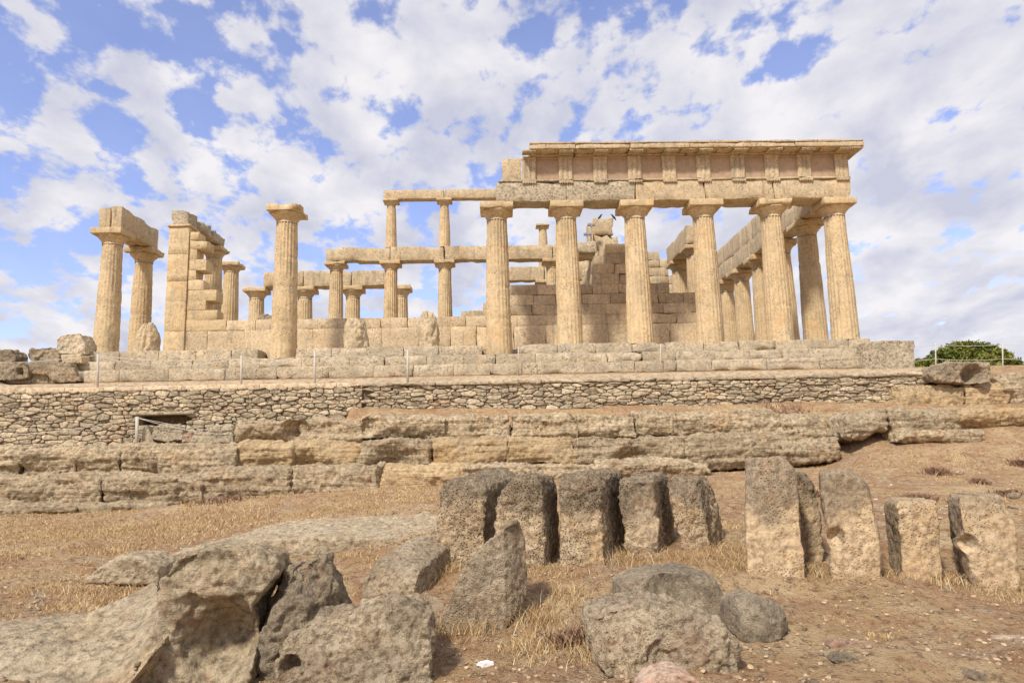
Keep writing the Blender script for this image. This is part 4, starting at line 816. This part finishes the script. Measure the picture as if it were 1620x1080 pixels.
# ------------------------------------------------------------------ rope fences
def sag(a, b, s, n=9):
    a, b = np.array(a), np.array(b); return [a+(b-a)*t+np.array([0, 0, -s*4*t*(1-t)]) for t in np.linspace(0, 1, n)]
def fence(label, posts, Y, D2=None, ropes=((.96, .16), (.93, .30)), pr=.035, ends=()):
    P = [(at(x, yt, y_), at(x, yb, y_)) for x, yt, yb, y_ in posts]
    e = empty('rope_fence', tuple(P[0][1]), label, 'fence')
    for t, b in P:
        V, F = tube([(b[0], b[1], b[2]-.15), (t[0], t[1], t[2])], pr, 8); simple('post', V, F, M['post'], e)
    for i in range(len(P)-1):
        for f, s in ropes:
            a = P[i][1]+(P[i][0]-P[i][1])*f; b = P[i+1][1]+(P[i+1][0]-P[i+1][1])*f
            V, F = tube(sag(a, b, s), .009, 6); simple('rope', V, F, M['rope'], e)
    for (i, u, v, y_, s) in ends:
        a = P[i][1]+(P[i][0]-P[i][1])*.96; V, F = tube(sag(a, at(u, v, y_), s), .008, 6); simple('rope', V, F, M['rope'], e)
    return e
fence('pale posts linked by sagging ropes along the path before the left temple steps', [(155, 560, 607, -2.75), (382, 562, 608, -2.75), (498, 555, 607, -2.75), (645, 553, 603, -2.6)], 0, ends=((0, -10, 574, -2.4, .05), (3, 820, 562, -1.6, .15)))
fence('thin posts and drooping ropes along the right half of the temple steps', [(820, 548, 585, -1.5), (1045, 545, 585, -1.5)], 0, ropes=((.96, .25),), pr=.018, ends=((1, 1360, 556, -1.5, .2),))
fence('short pale post with ropes in front of the dark gap of the left wall', [(217, 659, 700, -4.1)], 0, pr=.05, ends=((0, -20, 688, -3.9, .12), (0, 375, 688, -3.9, .1), (0, 330, 680, -3.9, .02)))
fence('far rope fence of thin metal posts in front of the dark green trees', [(1400, 548, 592, 2.5), (1480, 543, 592, 2.2), (1586, 543, 592, 2.2), (1700, 540, 592, 2.2)], 0, ropes=((.95, .04), (.5, .06)), pr=.025)
# ------------------------------------------------------------------ trees, lamps, birds
def tree(label, x, y, zb, h, lobes, nleaf, seed, ls=.22):
    rn = np.random.RandomState(seed); e = empty('pine_tree', (x, y, zb), label, 'tree', 'trees behind the right end of the terrace')
    V, F = tube([(x, y, zb), (x+.15, y, zb+h*.35), (x+.1, y+.1, zb+h*.7)], [.32, .24, .1], 8); tr = simple('trunk', V, F, M['bark'], e)
    for lx, ly, lz, r in lobes:
        V, F = tube([(x+.1, y, zb+h*.35), ((x+lx)/2, (y+ly)/2, (zb+h*.4+lz)/2), (lx, ly, lz)], [.13, .09, .03], 6); simple('limb', V, F, M['bark'], tr)
    VV, FF, TT = [], [], []; n0 = 0
    for lx, ly, lz, r in lobes:
        n = int(nleaf*r*r/sum(q[3]**2 for q in lobes)); 
        nc = max(12, n//40); d = rn.normal(size=(nc, 3)); d /= np.linalg.norm(d, axis=1, keepdims=True); cc_ = np.array([lx, ly, lz])+d*r*(rn.uniform(.35, 1, (nc, 1))**.5)*[1, 1, .8]
        ct = rn.uniform(0, .8, nc); k = rn.randint(0, nc, n); c = cc_[k]+rn.normal(size=(n, 3))*.16*r*.6
        a = rn.normal(size=(n, 3)); a /= np.linalg.norm(a, axis=1, keepdims=True); b = np.cross(a, rn.normal(size=(n, 3))); b /= np.linalg.norm(b, axis=1, keepdims=True)
        s = ls*rn.uniform(.5, 1.1, (n, 1)); q = np.stack([c-a*s, c-b*s*.28, c+a*s, c+b*s*.28], 1).reshape(-1, 3)
        VV.append(q); FF.append(np.arange(n*4).reshape(-1, 4)+n0); n0 += n*4; TT.append(np.repeat(np.clip(ct[k]+rn.uniform(0, .25, n), 0, 1), 4))
    mb = MB(); mb.add(np.concatenate(VV), np.concatenate(FF), np.concatenate(TT)); mb.build('crown', M['pine'], e, smooth=False)
TY = 32.0
def lob(u, v, rpx, dy=0): p = at(u, v, TY+dy); return (p[0], p[1], p[2], rpx*(TY+dy+25.8)/FPX)
tx = at(1535, 600, TY)
tree('broad dark green pine crown rising behind the far rope fence', tx[0], TY, -2.2, 7.0, [lob(1496, 574, 27), lob(1522, 563, 27, 1), lob(1552, 566, 29), lob(1582, 578, 27, -.5), lob(1540, 590, 38, -1), lob(1604, 590, 17), lob(1478, 586, 16, -1)], 22000, 5, .3)
tx = at(1462, 600, TY-2)
tree('smaller olive green crown left of the broad pine', tx[0], TY-2, -2.2, 5.0, [lob(1462, 580, 19, -2), lob(1450, 586, 16, -2), lob(1478, 586, 17, -2)], 7000, 6, .26)
def lamp(label, u, vt, vb, y):
    t, b = at(u, vt, y), at(u, vb, y); e = empty('floodlight_pole', tuple(b), label, 'lamp post', 'floodlight poles on the broken cross wall')
    V, F = tube([b, t], .022, 8); simple('pole', V, F, M['steel'], e)
    V, F = tube([t+[-.14, 0, -.10], t+[.14, 0, -.10]], .014, 6); simple('crossbar', V, F, M['steel'], e)
    for s in (-.1, .1):
        mb = MB(); mb.add(*rbox(t[0]+s-.06, t[0]+s+.06, y-.08, y+.02, t[2]-.14, t[2]-.03, r=.012, res=.1, amp=0.)); h = mb.build('lamp_head', M['steel'], e)
        mb = MB(); mb.add(*rbox(t[0]+s-.045, t[0]+s+.045, y-.092, y-.082, t[2]-.125, t[2]-.045, r=.003, res=.1, amp=0.)); mb.build('lens', M['lamp'], h)
lamp('taller floodlight pole beside the ruined block tower', 935, 353, 396, 4.6)
lamp('shorter floodlight pole, left of the taller one', 929, 368, 398, 4.5)
def bird(label, u, v, y, s):
    b = at(u, v, y); e = b
    V, F = [], []
    prof = [(-.13, -.03, .012), (-.10, .03, .03), (-.06, .09, .055), (-.02, .15, .06), (.02, .205, .042), (.045, .25, .038), (.08, .265, .026), (.125, .255, .006)]
    for (x, z, r) in prof:
        for k in range(10): a = 2*math.pi*k/10; V.append((b[0]+s*x+r*math.cos(a), b[1]+r*math.sin(a), b[2]+z))
    for i in range(len(prof)-1):
        for k in range(10): F.append((i*10+k, i*10+(k+1) % 10, (i+1)*10+(k+1) % 10, (i+1)*10+k))
    F += [(0, 2, 5, 7), (70, 72, 75, 77)]
    for dy in (-.02, .02):
        v2, f2 = tube([(b[0]+s*.02, b[1]+dy, b[2]-.02), (b[0]+s*.03, b[1]+dy, b[2]+.07)], .007, 5); n0 = len(V); V += [tuple(q) for q in v2]; F += [tuple(int(i)+n0 for i in f) for f in f2]
    o = simple('bird', V, F, M['bird'], None); tag(o, label, 'bird', 'birds on the block tower')
tzz = 6.51
for lb, u, s in (('black bird perched on the left edge of the block tower', 950, 1), ('black bird perched on the right edge of the block tower', 970, -1)):
    p = at(u, 348, 5.5); 
    bird(lb, u, 348, 5.5, s)
# ------------------------------------------------------------------ loose gravel, dry grass, scrub
def gravel():
    rn = np.random.RandomState(3); n = 20000
    D = 4.6+rn.uniform(0, 1, n)**1.5*14; X = CAM[0]+rn.uniform(-.78, .78, n)*D; Y = CAM[1]+D
    z = ground_z(X, Y); s = (.005+.022*rn.uniform(0, 1, n)**5)*(1+D*.05)
    dens = fbm(np.stack([X, Y, X*0], 1)*.8, 3, seed=8); k = dens > -.15; X, Y, z, s = X[k], Y[k], z[k], s[k]; n = len(X)
    base = np.array([(-1, 0, 0), (0, -1, 0), (1, 0, 0), (0, 1, 0), (-.55, -.5, .55), (.5, -.55, .5), (.55, .5, .6), (-.5, .55, .5)])*[1, .8, .9]
    th = rn.uniform(0, 6.28, n); c, s_ = np.cos(th), np.sin(th); B = base[None]*s[:, None, None]*rn.uniform(.6, 1.3, (n, 8, 1))
    V = np.stack([B[..., 0]*c[:, None]-B[..., 1]*s_[:, None]+X[:, None], B[..., 0]*s_[:, None]+B[..., 1]*c[:, None]+Y[:, None], B[..., 2]+z[:, None]], -1).reshape(-1, 3)
    f = np.array([(0, 1, 5, 4), (1, 2, 6, 5), (2, 3, 7, 6), (3, 0, 4, 7), (4, 5, 6, 7)]); F = (f[None]+np.arange(n)[:, None, None]*8).reshape(-1, 4)
    mb = MB(); mb.add(V, F, np.repeat(rn.uniform(0, 1, n), 8)); o = mb.build('gravel', M['gravel']); tag(o, 'small pale stones and gravel scattered over the dry slope', 'gravel', kind='stuff')
gravel()
def blades(n, X, Y, z, hgt, wid, rn, lean=.5):
    th = rn.uniform(0, 6.28, n); a = rn.uniform(0, 6.28, n); h = hgt*rn.uniform(.4, 1.1, n); l = h*lean*rn.uniform(.2, 1.4, n)
    dx, dy = np.cos(th)*wid, np.sin(th)*wid; ox, oy = np.cos(a)*l, np.sin(a)*l
    p = lambda fx_, fz, wf: (np.stack([X+ox*fx_-dx*wf, Y+oy*fx_-dy*wf, z+h*fz], 1), np.stack([X+ox*fx_+dx*wf, Y+oy*fx_+dy*wf, z+h*fz], 1))
    a0, a1 = p(0, -.05, 1); b0, b1 = p(.35, .55, .7); c0, c1 = p(1, .95, .12)
    V = np.stack([a0, a1, b0, b1, c0, c1], 1).reshape(-1, 3); f = np.array([(0, 1, 3, 2), (2, 3, 5, 4)])
    return V, (f[None]+np.arange(n)[:, None, None]*6).reshape(-1, 4)
def grass():
    rn = np.random.RandomState(9); n = 150000
    D = 4.8+rn.uniform(0, 1, n)**1.25*16.5; X = CAM[0]+rn.uniform(-.8, .78, n)*D; Y = CAM[1]+D
    P = np.stack([X, Y, X*0], 1); side = np.clip(-(X-CAM[0])/(D*.75), -1, 1)
    d = fbm(P*.55, 4, seed=21)+.35*fbm(P*2.5, 3, seed=22)+.22*side+.16*np.clip((D-8)/6, -1, 1)+.05
    d = d+.3*fbm(P*6, 3, seed=31)-.07; k = d > .13; X, Y, D, d = X[k], Y[k], D[k], d[k]; n = len(X); z = ground_z(X, Y)
    h = (.035+.05*np.clip(d, 0, .6))*(1+.3*rn.uniform(-1, 1, n)); V, F = blades(n, X, Y, z, h, .0022+.00028*D, rn, 1.0)
    mb = MB(); mb.add(V, F, np.repeat(np.clip(.15+.7*rn.uniform(0, 1, n), 0, 1), 6)); o = mb.build('dry_grass', M['straw'], smooth=False); tag(o, 'short dry straw-coloured grass covering the slope', 'grass', kind='stuff')
grass()
def tufts():
    rn = np.random.RandomState(12); VV, FF, TT = [], [], []; n0 = 0
    spots = [(700, 905, 7.8, 25), (775, 915, 7.7, 20), (870, 925, 7.6, 22), (985, 910, 7.9, 22), (1075, 905, 7.9, 22), (1165, 900, 7.8, 26), (1160, 880, 8.2, 20), (1290, 915, 7.6, 22), (1400, 905, 7.7, 20), (1505, 915, 7.5, 22), (1590, 940, 7.2, 18), (850, 990, 6.6, 30), (900, 1020, 6.2, 30), (930, 1060, 5.7, 26), (700, 1000, 6.6, 16), (740, 1010, 6.4, 22), (1090, 900, 7.3, 10), (900, 960, 7.0, 26), (830, 1040, 5.9, 26), (560, 890, 9.5, 20), (1010, 905, 8.0, 14)]
    for u, v, D, m in spots:
        c = at(u, v, D-25.82); n = m*9; X = c[0]+rn.normal(size=n)*.13; Y = c[1]+rn.normal(size=n)*.12; z = ground_z(X, Y)
        V, F = blades(n, X, Y, z, rn.uniform(.06, .17), .0028, rn, 1.0); VV.append(V); FF.append(F+n0); n0 += len(V); TT.append(np.repeat(rn.uniform(0, 1, n), 6))
    mb = MB(); mb.add(np.concatenate(VV), np.concatenate(FF), np.concatenate(TT)); o = mb.build('dry_tufts', M['straw'], smooth=False); tag(o, 'tangled dry grass tufts at the feet of the standing stones', 'grass', kind='stuff')
tufts()
def scrub(label, u, v, D, r, h, seed, mat='weed', n=500):
    rn = np.random.RandomState(seed); c = at(u, v, D-25.82); zc_ = gz(c[0], c[1])-.01
    X = c[0]+rn.normal(size=n)*r*.4; Y = c[1]+rn.normal(size=n)*r*.35; V, F = blades(n, X, Y, ground_z(X, Y), h, .0045+.0005*D, rn, 1.3)
    mb = MB(); mb.add(V, F, np.repeat(rn.uniform(0, 1, n), 6)); o = mb.build('low_shrub', M[mat], origin=(c[0], c[1], zc_), smooth=False); tag(o, label, 'shrub', 'withered cushions of scrub on the dry slope')
for a in (('withered brown scrub cushion on the slope, the largest at upper right', 1480, 722, 16.5, .28, .16, 1), ('reddish scrub cushion close above the short square block', 1455, 790, 12.0, .30, .12, 2),
          ('small brown scrub near the right edge of the slope', 1610, 712, 17.0, .22, .12, 3), ('small scrub cushion right of the largest one', 1545, 735, 15.0, .2, .12, 4),
          ('reddish scrub between the tallest block and its right neighbour', 1292, 772, 12.5, .24, .16, 5), ('dark red scrub behind the streaked leaning block', 1070, 738, 17.5, .6, .12, 6),
          ('brown weeds at the foot of the pale rubble wall, under its orange stones', 1240, 648, 21.5, 1.2, .22, 7), ('red-brown weeds along the lower left ledge', 350, 782, 17.6, .7, .14, 8),
          ('tiny scrub dot at the far right above the rightmost block', 1590, 760, 13.5, .25, .10, 9), ('dark weeds between the big boulder and the leaning slab', 905, 1030, 6.1, .22, .12, 10)): scrub(*a)
